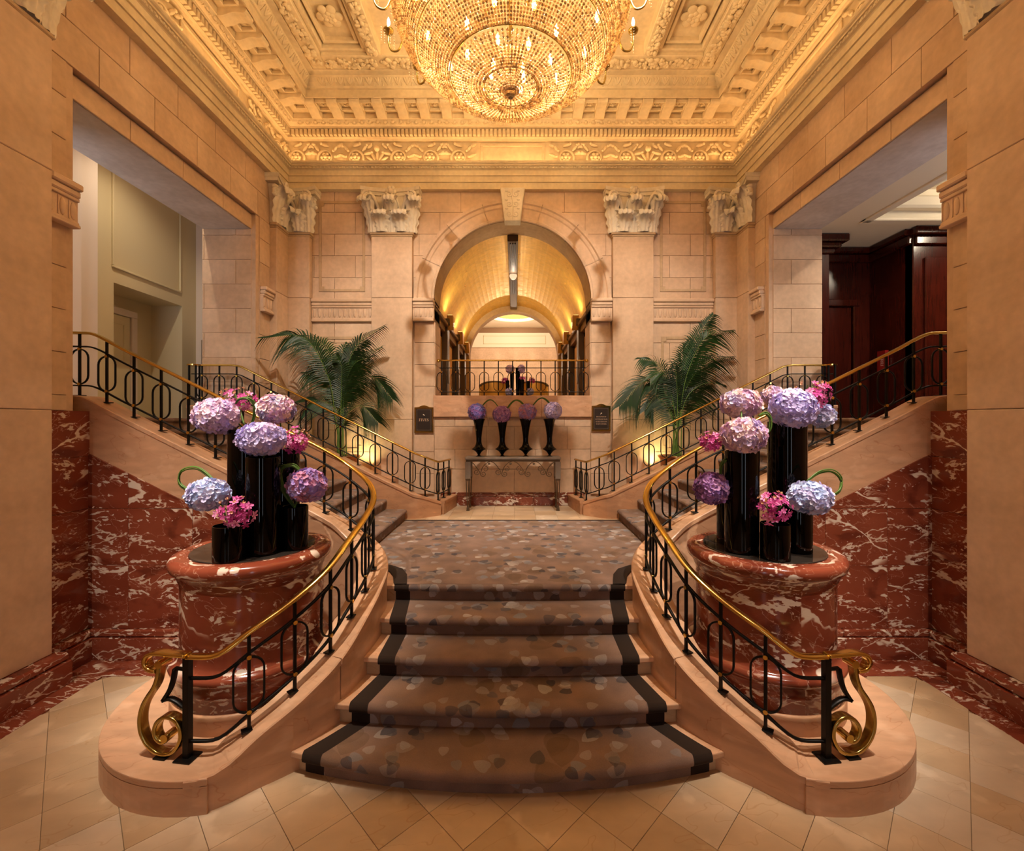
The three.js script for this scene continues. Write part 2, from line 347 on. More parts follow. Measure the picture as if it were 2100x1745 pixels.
// ---------------------------------------------------------------- floor
const floor = thing('floor', V(0, 0, 0), 'polished cream limestone floor laid in diamonds with a red marble border', 'floor', null, 'structure');
mesh('floor_bed', dbox(-5.2, 5.2, -0.3, -0.012, -3.4, 8.4, 0), jointMat, floor);
{
  const side = 0.308, q = side / Math.SQRT2;
  for (let i = -30; i < 30; i++) for (let j = -30; j < 30; j++) {
    const cx = (i - j) * q, cd = 2.293 + (i + j) * q + 0.0; let p = [[cx, cd - q], [cx + q, cd], [cx, cd + q], [cx - q, cd]];
    if (cd < 0.6 || cd > 4.2 || Math.abs(cx) > 3.8) continue;
    if (Math.abs(cx) < 1.05 && cd > 3.05) continue;
    if (Math.hypot(Math.abs(cx) - 1.85, cd - 3.42) < 0.62) continue;
    p = cut(p, 1, 0, 3.52); p = cut(p, -1, 0, 3.52); p = cut(p, 0, 1, 3.86); p = cut(p, 0, -1, -0.6);
    if (p.length < 3 || area(p) < 0.003) continue;
    p = inset(p, 0.0012); if (p.length < 3 || area(p) < 0.002) continue;
    mesh('floor_tile', tileGeo(p, -0.02, 0, 0.0012), tiles[Math.floor(rnd() * 4)], floor);
  }
  mesh('floor_slab', dbox(-3.52, 3.52, -0.02, -0.0005, -3.2, 0.6, 0), tiles[1], floor);
  for (const s of [-1, 1]) {
    for (let d = -3.0; d < 3.8; d += 0.8) mesh('border_slab', cbox(s * 3.522, s * 3.95, -0.02, 0, -d - 0.001, -Math.min(d + 0.8, 3.858) + 0.001, 0.001), redMarble, floor);
    for (const [a, b] of [[3.95, 3.3], [3.3, 2.6], [2.6, 1.9]]) mesh('border_slab', cbox(s * (a - 0.001), s * (b + 0.001), -0.02, 0, -3.862, -4.2, 0.001), redMarble, floor);
  }
}

// ---------------------------------------------------------------- ornaments used on the walls
function acanthus(w, h, curl, out) {
  const nu = 12, nv = 22, pos = [], idx = [];
  for (let j = 0; j <= nv; j++) {
    const v = j / nv; let y, z;
    if (v < 0.62) { const t = v / 0.62; y = h * t; z = out * t * t; } else { const th = (v - 0.62) / 0.38 * 3.6; y = h + curl * Math.sin(th); z = out + curl * (1 - Math.cos(th)); }
    const ww = w * (0.62 + 0.38 * Math.sin(Math.min(v / 0.7, 1) * 1.57)) * (1 + 0.15 * Math.sin(v * 34)) * (v > 0.85 ? 1 - (v - 0.85) * 2.2 : 1);
    for (let i = 0; i <= nu; i++) { const u = i / nu * 2 - 1; pos.push(u * ww / 2, y, z + 0.14 * w * (1 - u * u) + 0.024 * Math.cos(u * 11) * (0.4 + 0.6 * v) + 0.012); }
  }
  for (let j = 0; j < nv; j++) for (let i = 0; i < nu; i++) { const a = j * (nu + 1) + i, b = a + 1, c = a + nu + 1; idx.push(a, b, c, b, c + 1, c); }
  const g = new THREE.BufferGeometry(); g.setAttribute('position', new THREE.Float32BufferAttribute(pos, 3)); g.setIndex(idx); g.computeVertexNormals(); return flat(g);
}
function spiral(cx, cy, r0, r1, a0, turns, dir, n, thick, z = 0) {
  const pts = []; for (let i = 0; i <= n; i++) { const t = i / n, r = mix(r0, r1, t), a = a0 + dir * turns * 2 * Math.PI * t; pts.push(V(cx + r * Math.cos(a), cy + r * Math.sin(a), z)); }
  return sweep(pts, ring(thick, thick, 6), { side: V(0, 0, 1), size: (t) => 1 - 0.45 * t });
}
const volute = (s) => join([
  sweep(curve([V(s * 0.02, 0, 0), V(s * 0.05, 0.16, 0.03), V(s * 0.13, 0.32, 0.07), V(s * 0.21, 0.38, 0.1)], 12), ring(0.03, 0.03, 6), { size: (t) => 0.8 + 0.5 * t }),
  spiral(s * 0.24, 0.31, 0.085, 0.02, s > 0 ? 2.0 : 1.14, 1.6, s > 0 ? -1 : 1, 28, 0.026, 0.11), ball(s * 0.24, 0.31, 0.125, 0.028)]);
const fleuron = join([ball(0, 0, 0.05, 0.04, 0.05, 0.04), ...[0, 1, 2, 3, 4, 5].map((k) => ball(0.06 * Math.cos(k * 1.047), 0.065 * Math.sin(k * 1.047), 0.02, 0.038, 0.045, 0.03))]);
const mask = join([ball(0, 0, 0, 0.055, 0.075, 0.06), ball(0, 0.01, 0.05, 0.018, 0.03, 0.03), ball(-0.03, -0.06, 0.02, 0.04, 0.03, 0.04), ball(0.03, -0.06, 0.02, 0.04, 0.03, 0.04), ball(0, 0.075, 0, 0.06, 0.035, 0.05)]);
const leafLow = acanthus(0.31, 0.25, 0.062, 0.06), leafMid = acanthus(0.26, 0.47, 0.078, 0.10), volL = volute(-1), volR = volute(1);
const scaled = new Map(); const fitX = (g, k) => { const key = g.uuid + k; if (!scaled.has(key)) scaled.set(key, g.clone().scale(k, 1, 1)); return scaled.get(key); };
function capital(parent, wNeck, mat4, half = 0) {           // half: 0 whole; -1 / 1 only the volute on that side (in a corner)
  const c = new THREE.Group(); c.name = 'capital'; parent.add(c); c.applyMatrix4(mat4);
  const w = wNeck, A = w / 2 + 0.14, x0 = half > 0 ? -w / 2 : -A, x1 = half < 0 ? w / 2 : A;
  mesh('neck_moulding', join([cbox(-w / 2 - 0.025, w / 2 + 0.025, 0, 0.045, 0, 0.135, 0.012), cbox(-w / 2 - 0.012, w / 2 + 0.012, -0.035, 0, 0, 0.12, 0.01)]), mouldStone, c);
  const bell = upright([[-w / 2, 0.045], [w / 2, 0.045], [w / 2 + 0.005, 0.4], [w / 2 + (half < 0 ? 0 : 0.05), 0.66], [-w / 2 - (half > 0 ? 0 : 0.05), 0.66], [-w / 2 - 0.005, 0.4]], -0.12, 0);
  mesh('bell', bell, capStone, c);
  const n = w > 0.5 ? 2 : 1;
  for (let i = 0; i < n; i++) { const m = mesh('leaf', leafLow, capStone, c); m.position.set((i - (n - 1) / 2) * 0.34, 0.045, 0.11); }
  for (const x of n === 2 ? [-0.34, 0, 0.34] : [half > 0 ? 0.16 : -0.16]) { if (half && Math.sign(x) !== half && n === 2) continue; const m = mesh('leaf', leafMid, capStone, c); m.position.set(x, 0.04, 0.085); m.rotation.y = x * 1.2; }
  const vs = n === 2 ? [[-0.17, -1], [-0.17, 1], [0.17, -1], [0.17, 1]] : [[0, -1], [0, 1]];
  for (const [x, sg] of vs) {
    const inner = n === 2 && x * sg < 0, m = mesh('volute', sg < 0 ? volL : volR, capStone, c);
    m.position.set(x, 0.27, 0.12); m.scale.set(inner ? 0.5 : 1, inner ? 0.95 : 1, 1); if (!inner && !(half && sg !== half)) m.rotation.y = -sg * 0.25;
  }
  for (const sg of half ? [half] : [-1, 1]) { const m = mesh('mask', mask, capStone, c); m.position.set(sg * (w / 2 + 0.07), 0.52, 0.13); m.rotation.y = sg * 0.6; }
  const pts = []; for (let i = 0; i <= 10; i++) { const t = i / 10, x = mix(x0, x1, t); pts.push([x, -(0.12 + 0.09 * (half ? (half > 0 ? t * t : (1 - t) * (1 - t)) : (2 * t - 1) ** 2))]); }
  mesh('abacus', join([plan([[x0, 0], ...pts, [x1, 0]], 0.66, 0.72), plan([[x0 - 0.012, 0], ...pts.map(([x, d]) => [x * 1.015, d - 0.018]), [x1 + 0.012, 0]], 0.72, 0.79, 0.008)]), capStone, c);
  if (!half) { const m = mesh('fleuron', fleuron, capStone, c); m.position.set(0, 0.72, 0.13); const k = mesh('mask', mask, capStone, c); k.position.set(0, 0.55, 0.13); k.scale.setScalar(0.8); }
  return c;
}
const rotY = (a, x, y, z) => new THREE.Matrix4().makeRotationY(a).setPosition(x, y, z);
// a band of flutes between two mouldings, local x from 0 to len, y from 0 to 0.39
function flutedBand(len, proj = 0.02) {
  const parts = [cbox(0, len, 0, 0.03, 0, 0.03 + proj, 0.006), cbox(0, len, 0.03, 0.055, 0, 0.015 + proj, 0.005), cbox(0, len, 0.055, 0.24, 0, proj, 0.002), cbox(0, len, 0.24, 0.27, 0, 0.02 + proj, 0.005), cbox(0, len, 0.27, 0.33, 0, 0.035 + proj, 0.012), cbox(0, len, 0.33, 0.39, 0, 0.06 + proj, 0.012)];
  const n = Math.max(1, Math.round(len / 0.085)), st = len / n;
  for (let i = 0; i < n; i++) parts.push(ball((i + 0.5) * st, 0.148, proj, st * 0.3, 0.08, 0.016, 1), cbox(i * st + 0.004, i * st + 0.014, 0.065, 0.235, proj, proj + 0.008, 0.002));
  return join(parts);
}

// ---------------------------------------------------------------- end wall with the arch
const AR = 1.357, AY = 4.327;
const archPath = (r, y0) => { const p = [[-r, y0], [-r, AY]]; for (let i = 1; i < 32; i++) { const a = Math.PI - i / 32 * Math.PI; p.push([r * Math.cos(a), AY + r * Math.sin(a)]); } p.push([r, AY], [r, y0]); return p; };
const wallBack = thing('wall_back', V(0, 0, 0), 'stone end wall with four carved pilasters and a round arch over a balcony', 'wall', null, 'structure');
mesh('wall_core', upright([[-4.9, -0.2], [4.9, -0.2], [4.9, 7.7], [-4.9, 7.7]], DB + 0.018, 8.28, [archPath(AR, 2.2)]), limestone[1], wallBack);
for (const s of [-1, 1]) {
  const X = (a, b) => (s > 0 ? [a, b] : [-b, -a]);
  // field between the pilasters, its frames and its fluted band
  ashlar(wallBack, 'z', 1, ...X(2.42, 3.48), 4.327, 6.22, DB, 0.72, 0.21 * s);
  ashlar(wallBack, 'z', 1, ...X(2.42, 3.48), 0.75, 3.93, DB, 0.72, 0.21 * s);
  const band = placed('fluted_band', flutedBand(1.05), limestone[3], wallBack, new THREE.Matrix4().makeTranslation(X(2.425, 3.475)[0], 3.935, -DB));
  for (const [y0, y1, x0, x1] of [[4.46, 6.03, 2.56, 3.36], [1.7, 3.68, 2.58, 3.34]]) {
    const [a, b] = X(x0, x1), w = 0.045, c = 0.09, e = 0.012;
    const bar = (p, q, r, t) => dbox(p, q, r, t, DB - e, DB, 0.005);
    mesh('panel_moulding', join([bar(a + c, b - c, y0, y0 + w), bar(a + c, b - c, y1 - w, y1), bar(a, a + w, y0 + c, y1 - c), bar(b - w, b, y0 + c, y1 - c),
      ...[[a, y0], [b - c, y0], [a, y1 - c], [b - c, y1 - c]].map(([x, y]) => bar(x, x + c, y, y + c))]), mouldStone, wallBack);
  }
  // pilaster shafts and capitals
  for (const [y0, y1] of [[0.75, 2.24], [2.24, 4.327], [4.327, 5.40]]) {
    mesh('pilaster_block', dbox(...X(1.722, 2.418), y0 + 0.002, y1 - 0.002, DB - 0.11, DB + 0.01, 0.006), pick(), wallBack);
    mesh('pilaster_block', dbox(...X(3.48, 3.95), y0 + 0.002, y1 - 0.002, DB - 0.11, DB + 0.01, 0.006), pick(), wallBack);
  }
  capital(wallBack, 0.70, rotY(0, s * 2.07, 5.40, -DB));
  capital(wallBack, 0.37, rotY(0, s * 3.66, 5.40, -DB), -s);
  // piers of the arch
  ashlar(wallBack, 'z', 1, ...X(AR, 1.70), 0.95, 3.93, DB - 0.02, 0.9, s > 0 ? AR : -1.70);
  placed('impost', join([flutedBand(0.36, 0.06), flutedBand(0.53, 0.06).rotateY(s > 0 ? Math.PI / 2 : -Math.PI / 2).translate(s > 0 ? 0 : 0.36, 0, s > 0 ? 0 : -0.53)]), limestone[2], wallBack, new THREE.Matrix4().makeTranslation(s > 0 ? AR - 0.0 : -AR - 0.36, 3.935, -DB));
  ashlar(wallBack, 'x', s, DB, 8.28, 2.27, 3.93, AR - 0.015, 0.6, DB);
  // ashlar beside and above the arch
  for (let k = 12; k < 17; k++) {
    const a = Y0 + k * COURSE, b = Math.min(6.22, a + COURSE), off = k % 2 ? 0.36 : 0;
    for (let j = -1; j < 4; j++) {
      const u0 = Math.max(0.0, 0.18 + off + (j - 1) * 0.72), u1 = Math.min(1.72, 0.18 + off + j * 0.72); if (u1 - u0 < 0.03) continue;
      const R = 1.56, poly = [], g = 0.003, cs = [[u0 + g, a + g], [u1 - g, a + g], [u1 - g, b - g], [u0 + g, b - g]];
      if (Math.hypot(u1, b - AY) < R + 0.02) continue;
      for (let e = 0; e < 4; e++) for (let t = 0; t < 12; t++) {
        let x = mix(cs[e][0], cs[(e + 1) % 4][0], t / 12), y = mix(cs[e][1], cs[(e + 1) % 4][1], t / 12); const r = Math.hypot(x, y - AY);
        if (r < R) { x *= R / r; y = AY + (y - AY) * R / r; }
        poly.push([x, y]);
      }
      mesh('stone_block', upright(poly.map(([x, y]) => [s * x, y]), DB, DB + 0.02), pick(), wallBack);
    }
  }
}
// arch ring in voussoirs, keystone, soffit
{
  const prof = [[AR, 0], [AR, 0.05], [AR + 0.03, 0.06], [AR + 0.05, 0.045], [AR + 0.2, 0.045], [AR + 0.22, 0.06], [AR + 0.27, 0.06], [AR + 0.29, 0.085], [AR + 0.345, 0.085], [AR + 0.345, 0]];
  const cuts = [0, 24, 48, 72, 84]; 
  for (const s of [-1, 1]) for (let i = 0; i < 4; i++) {
    const a0 = cuts[i] * Math.PI / 180 + 0.002, a1 = cuts[i + 1] * Math.PI / 180 - 0.002, pts = prof.map(([r, z]) => new THREE.Vector2(r, z)), n = 8, pos = [];
    const P = (k, t) => { const a = mix(a0, a1, t / n); return [s * pts[k].x * Math.cos(a), AY + pts[k].x * Math.sin(a), -DB + pts[k].y]; };
    for (let t = 0; t < n; t++) for (let k = 0; k < pts.length - 1; k++) { const A = P(k, t), B = P(k + 1, t), C = P(k + 1, t + 1), D = P(k, t + 1); pos.push(...A, ...B, ...C, ...A, ...C, ...D); }
    const g = new THREE.BufferGeometry(); g.setAttribute('position', new THREE.Float32BufferAttribute(pos, 3)); g.computeVertexNormals();
    mesh('voussoir', g, limestone[i % 3], wallBack);
  }
  const key = upright([[-0.135, 5.62], [0.135, 5.62], [0.21, 6.19], [-0.21, 6.19]], DB - 0.16, DB + 0.02, [], 0.01), kp = new THREE.Group(); kp.name = 'keystone'; wallBack.add(kp);
  mesh('keystone_block', key, capStone, kp);
  const vine = []; for (const s of [-1, 1]) for (let i = 0; i < 3; i++) vine.push(spiral(s * 0.055, 5.74 + i * 0.17, 0.055, 0.012, s > 0 ? 3.14 : 0, 1.3, s, 18, 0.009, -DB + 0.162), ball(s * 0.1, 5.83 + i * 0.15, -DB + 0.16, 0.028, 0.016, 0.012));
  vine.push(tube([V(0, 5.65, -DB + 0.162), V(0.012, 5.85, -DB + 0.165), V(-0.01, 6.05, -DB + 0.165), V(0, 6.16, -DB + 0.162)], 0.01, 10));
  mesh('carved_vine', join(vine), capStone, kp);
  const n = 40, pos = []; for (let i = 0; i < n; i++) { const q = (k) => { const a = Math.PI * k / n; return [(AR - 0.004) * Math.cos(a), AY + (AR - 0.004) * Math.sin(a)]; }; const [a, b] = q(i), [c, d] = q(i + 1); pos.push(a, b, -DB, c, d, -DB, c, d, -8.3, a, b, -DB, c, d, -8.3, a, b, -8.3); }
  const g = new THREE.BufferGeometry(); g.setAttribute('position', new THREE.Float32BufferAttribute(pos, 3)); g.computeVertexNormals();
  mesh('arch_soffit', g, mouldStone, wallBack);
}
// wall under the balcony: fascia, blocks and marble base
for (const [a, b] of [[-1.37, -0.45], [-0.45, 0.5], [0.5, 1.37]]) mesh('fascia_slab', dbox(a + 0.001, b - 0.001, 2.285, 2.655, DB - 0.05, 8.25, 0.006), pink, wallBack);
for (const [y0, y1, js] of [[2.12, 2.28, [-1.36, -1.0, -0.42, 0.24, 0.9, 1.36]], [1.725, 2.12, [-1.36, -0.45, 0.03, 0.95, 1.36]], [1.38, 1.725, [-1.36, -1.0, -0.42, 0.4, 1.0, 1.36]], [0.97, 1.38, [-1.36, -0.75, 0.03, 0.75, 1.36]]])
  for (let i = 0; i < js.length - 1; i++) block(wallBack, 'z', 1, js[i], js[i + 1], y0, y1, DB);
for (const [a, b] of [[-1.25, -0.28], [-0.28, 0.36], [0.36, 1.25]]) mesh('marble_base', join([dbox(a + 0.001, b - 0.001, 0.75, 0.905, DB - 0.025, DB + 0.01, 0.003), dbox(a + 0.001, b - 0.001, 0.907, 0.955, DB - 0.02, DB + 0.01, 0.008), dbox(a + 0.001, b - 0.001, 0.955, 0.975, DB - 0.008, DB + 0.01, 0.003)]), redMarble, wallBack);

// ---------------------------------------------------------------- side walls
const slope = (x) => Math.min(2.45, 1.33 + (Math.abs(x) - 1.80) * 0.5);          // top of the near stair curb over |x|
for (const s of [-1, 1]) {
  const wl = thing('wall_' + sideName(s), V(0, 0, 0), s < 0 ? 'stone side wall with a tall opening to a cream painted upper hall' : 'stone side wall with a tall opening to a mahogany panelled upper hall', 'wall', null, 'structure');
  const core = (d0, d1, y0, y1, x0 = SX + 0.018, x1 = 4.77) => mesh('wall_core', cbox(s * x0, s * x1, y0, y1, -d0, -d1, 0), limestone[1], wl);
  core(-3.2, 4.05, -0.2, 7.7); core(4.05, 6.9, 5.43, 7.7); core(6.9, 8.28, -0.2, 7.7);
  mesh('opening_soffit', cbox(s * 4.055, s * 4.77, 5.18, 5.43, -4.05, -6.9, 0.002), soffitMat, wl);
  // lintel over the opening
  for (const [y0, y1, off] of [[5.41, 5.80, 0.1], [5.80, 6.2, 0.42]]) for (let d = 3.73 - off; d < 7.27; d += 0.66) { const a = Math.max(3.73, d), b = Math.min(7.27, d + 0.66); if (b - a > 0.05) block(wl, 'x', s, a, b, y0, y1, SX); }
  for (let d = 3.98; d < 6.97; d += 0.75) block(wl, 'x', s, d, Math.min(6.98, d + 0.75), 5.18, 5.41, 4.03, pick(), 0.02);
  // jambs
  ashlar(wl, 'x', s, 3.73, 3.98, 2.3, 5.41, SX, 0.9, 3.7); ashlar(wl, 'x', s, 3.98, 4.06, 2.3, 5.41, 4.03, 0.9, 3.9);
  ashlar(wl, 'x', s, 6.98, 7.27, 0.75, 5.41, SX, 0.9, 6.9); ashlar(wl, 'x', s, 6.9, 6.98, 0.75, 5.41, 4.03, 0.9, 6.5);
  if (s < 0) ashlar(wl, 'z', 1, -4.79, -4.03, 2.25, 5.18, 6.89, 0.98, -4.79 - 0.46); else ashlar(wl, 'z', 1, 4.03, 4.79, 2.25, 5.18, 6.89, 0.98, 4.03 + 0.28 - 0.98);
  placed('impost', join([flutedBand(0.28, 0.05), flutedBand(0.09, 0.0).translate(0, 0, -0.06)]), limestone[2], wl, rotY(s < 0 ? Math.PI / 2 : -Math.PI / 2, s * SX, 3.935, s < 0 ? -3.75 : -4.03));
  placed('impost', flutedBand(0.28, 0.05), limestone[2], wl, rotY(s < 0 ? Math.PI / 2 : -Math.PI / 2, s * SX, 3.935, s < 0 ? -6.98 : -7.26));
  // pilasters: the wide one nearer by and the half one in the corner
  for (const [y0, y1] of [[0.26, 2.3], [2.3, 4.30], [4.30, 5.40]]) mesh('pilaster_block', cbox(s * 3.82, s * 3.96, y0 + 0.002, y1 - 0.002, -3.03, -3.73, 0.006), pick(), wl);
  for (const [y0, y1] of [[0.75, 2.24], [2.24, 4.327], [4.327, 5.40]]) mesh('pilaster_block', cbox(s * 3.84, s * 3.96, y0 + 0.002, y1 - 0.002, -7.27, -7.64, 0.006), pick(), wl);
  capital(wl, 0.70, rotY(-s * Math.PI / 2, s * SX, 5.40, -3.38));
  capital(wl, 0.37, rotY(-s * Math.PI / 2, s * SX, 5.40, -7.45), s);
  // marble: jamb foot, wall below the side stair, base along the near wall
  for (const [y0, y1] of [[0.27, 0.95], [0.95, 1.39], [1.39, 1.88], [1.88, 2.3]]) block(wl, 'x', s, 3.73, 4.19, y0, y1, SX - 0.005, redMarble, 0.025, 0.001, 'marble_panel');
  const cols = s < 0 ? [3.95, 3.57, 2.97, 2.35, 1.75] : [3.95, 3.53, 2.95, 2.3, 1.75];
  for (let i = 0; i < 4; i++) for (const [y0, y1] of [[0.27, 0.86], [0.86, 1.39], [1.39, 2.1]]) {
    let p = [[cols[i + 1] + 0.001, y0 + 0.001], [cols[i] - 0.001, y0 + 0.001], [cols[i] - 0.001, y1 - 0.001], [cols[i + 1] + 0.001, y1 - 0.001]];
    p = cut(p, -0.5, 1, 1.33 - 0.5 - 0.9); if (p.length < 3 || area(p) < 0.004) continue;
    mesh('marble_panel', upright(p.map(([x, y]) => [s * x, y]), 4.172, 4.195, [], 0.0015), redMarble, wl, { ox: rr(0, 1.5), oy: rr(0, 1.5) });
  }
  const base = (g) => mesh('marble_base', g, redMarble, wl);
  for (const [a, b] of [[3.94, 3.1], [3.1, 2.3], [2.3, 1.6]]) base(join([cbox(s * a, s * b, 0, 0.2, -4.12, -4.19, 0.004), cbox(s * a, s * b, 0.2, 0.27, -4.135, -4.19, 0.018)]));
  for (const [a, b, x] of [[-3.2, -1, 3.77], [-1, 0.6, 3.77], [0.6, 1.9, 3.77], [1.9, 3.0, 3.77], [3.0, 3.78, 3.70]]) base(join([cbox(s * x, s * 3.96, 0, 0.19, -a, -b, 0.004), cbox(s * (x + 0.02), s * 3.96, 0.19, 0.26, -a, -b, 0.018)]));
  base(join([cbox(s * 3.86, s * 3.96, 0, 0.2, -3.78, -4.13, 0.004), cbox(s * 3.88, s * 3.96, 0.2, 0.27, -3.78, -4.14, 0.015)]));
  mesh('wall_facing', cbox(s * SX, s * (SX + 0.018), 0.26, 6.2, 3.2, -3.03, 0), limestone[0], wl);
}
const wallRear = thing('wall_rear', V(0, 0, 3.2), 'plain stone wall closing the hall opposite the stair', 'wall', null, 'structure');
mesh('wall_core', cbox(-4.9, 4.9, -0.2, 7.7, 0, 0.3, 0), limestone[0], wallRear);

{ // glazed side lights of the entrance in the rear wall: the black vases and the brass mirror them
  const d3 = thing('door_3', V(0, 0, 3.18), 'brass framed entrance door between two narrow bright glass side lights in the rear wall', 'door', null, 'structure');
  mesh('door_leaf', join([cbox(-0.95, -0.02, 0.02, 2.6, -0.05, 0, 0.006), cbox(0.02, 0.95, 0.02, 2.6, -0.05, 0, 0.006)]), bronze, d3);
  for (const x of [-1.25, 1.25]) {
    glow('window_pane', cbox(x - 0.15, x + 0.15, 0.25, 2.6, -0.03, -0.01, 0.002), 4.2, 0xe6f0ff, d3);
    mesh('door_frame', join([cbox(x - 0.22, x - 0.15, 0, 2.7, -0.06, 0, 0.006), cbox(x + 0.15, x + 0.22, 0, 2.7, -0.06, 0, 0.006), cbox(x - 0.22, x + 0.22, 2.6, 2.7, -0.06, 0, 0.006), cbox(x - 0.22, x + 0.22, 0, 0.25, -0.06, 0, 0.006)]), brassDark, d3);
    const l = new THREE.RectAreaLight(new THREE.Color(0.93, 0.96, 1.0), DOOR_NITS, 0.3, 2.35); l.position.set(x, 1.42, 3.13); l.lookAt(x, 1.42, 0); scene.add(l);
  }
}

// ---------------------------------------------------------------- entablature and ceiling
const trim1 = thing('trim_1', V(0, 0, 0), 'cream plaster architrave with a lip that hides the cove light', 'moulding', null, 'structure');
mesh('architrave', perimeter([[0, 6.19], [0.10, 6.19], [0.10, 6.30], [0.122, 6.30], [0.122, 6.40], [0.145, 6.40], [0.145, 6.485], [0.155, 6.495], [0.185, 6.505], [0.19, 6.54], [0.235, 6.56], [0.245, 6.575], [0.245, 6.60], [0.215, 6.60], [0.215, 6.53], [0, 6.53]]), plaster, trim1);
{ const b = []; around(0.062, 0.185, 6.522, 3.0, (m) => b.push(ball(0, 0, 0, 0.021, 0.026, 0.018, 0).applyMatrix4(m)), 0.03); const o = mesh('bead_course', join(b), plaster, trim1); o.userData.kind = 'stuff'; }
const trim2 = thing('trim_2', V(0, 0, 0), 'cream plaster frieze with carved acanthus scrolls and framed panels, lit from below', 'frieze', null, 'structure');
mesh('frieze_ground', perimeter([[0, 6.53], [0, 7.06]]), plaster, trim2);
const scrollGeo = (() => {
  const L = [spiral(0, 0.2, 0.17, 0.06, -2.4, 1.35, 1, 34, 0.026, 0.03), ball(0, 0.2, 0.05, 0.034, 0.034, 0.03)];
  for (let k = 0; k < 6; k++) L.push(ball(0.058 * Math.cos(k * 1.047), 0.2 + 0.058 * Math.sin(k * 1.047), 0.045, 0.03, 0.03, 0.022));
  for (const [x, y, a, l] of [[-0.2, 0.1, 0.6, 0.09], [-0.22, 0.24, -0.4, 0.08], [-0.16, 0.36, -0.9, 0.07], [0.02, 0.42, 0.3, 0.075], [0.16, 0.37, 0.9, 0.08], [0.22, 0.28, 0.2, 0.085], [0.23, 0.12, -0.5, 0.09], [0.1, 0.03, 0.2, 0.08], [-0.08, 0.03, -0.2, 0.07], [0.25, 0.4, 0.7, 0.06], [-0.25, 0.42, -0.6, 0.05]])
    L.push(flat(new THREE.IcosahedronGeometry(1, 1)).scale(l, 0.028, 0.03).rotateZ(a).translate(x, y, 0.02), ball(x + l * 0.8 * Math.cos(a), y + l * 0.8 * Math.sin(a), 0.035, 0.024));
  return join(L);
})();
const palmette = join([0, 1, 2, 3, 4].map((k) => flat(new THREE.IcosahedronGeometry(1, 1)).scale(0.03, 0.11, 0.03).translate(0, 0.12, 0.02).rotateZ((k - 2) * 0.5).translate(0, 0.1, 0)).concat([ball(0, 0.34, 0.06, 0.05), ball(0, 0.1, 0.04, 0.05)]));
{
  const put = (g, name, u, wall, flip) => { const m = wall === 'back' ? rotY(0, u, 6.57, -DB) : rotY(wall === 'left' ? Math.PI / 2 : -Math.PI / 2, wall === 'left' ? -SX : SX, 6.57, -u); const o = placed(name, g, plaster, trim2, m); if (flip) o.scale.x = -1; };
  for (const s of [-1, 1]) { [0.92, 1.43, 1.96, 2.72, 3.23, 3.74].forEach((x, i) => put(scrollGeo, 'scroll', s * x, 'back', (i % 2 ? 1 : -1) * s > 0)); put(palmette, 'palmette', s * 2.34, 'back'); put(palmette, 'palmette', s * 3.93, 'back'); }
  for (const w of ['left', 'right']) { [7.45, 6.95, 5.0, 4.5, 4.0, 3.5].forEach((d, i) => put(scrollGeo, 'scroll', d, w, i % 2)); put(palmette, 'palmette', 4.75, w); }
  const frame = (len) => { const b = (x0, x1, y0, y1, z = 0.03) => cbox(x0, x1, y0, y1, 0, z, 0.008); return join([b(-len / 2, len / 2, 0, 0.04), b(-len / 2, len / 2, 0.40, 0.45), b(-len / 2, -len / 2 + 0.05, 0.04, 0.40), b(len / 2 - 0.05, len / 2, 0.04, 0.40)]); };
  put(frame(1.12), 'panel_frame', 0, 'back'); put(frame(1.15), 'panel_frame', 5.88, 'left'); put(frame(1.15), 'panel_frame', 5.88, 'right');
}
const trim3 = thing('trim_3', V(0, 0, 0), 'cream plaster cornice with dentils, egg and dart and scrolled brackets', 'cornice', null, 'structure');
mesh('cornice', perimeter([[0, 7.05], [0.05, 7.05], [0.06, 7.075], [0.10, 7.08], [0.10, 7.20], [0.18, 7.20], [0.18, 7.215], [0.20, 7.22], [0.245, 7.25], [0.265, 7.28], [0.28, 7.28], [0.28, 7.37], [0.66, 7.37], [0.66, 7.345], [0.675, 7.345], [0.675, 7.465], [0.70, 7.47], [0.71, 7.50], [0.75, 7.53], [0.785, 7.58], [0.79, 7.61], [0.88, 7.62]]), plaster, trim3);
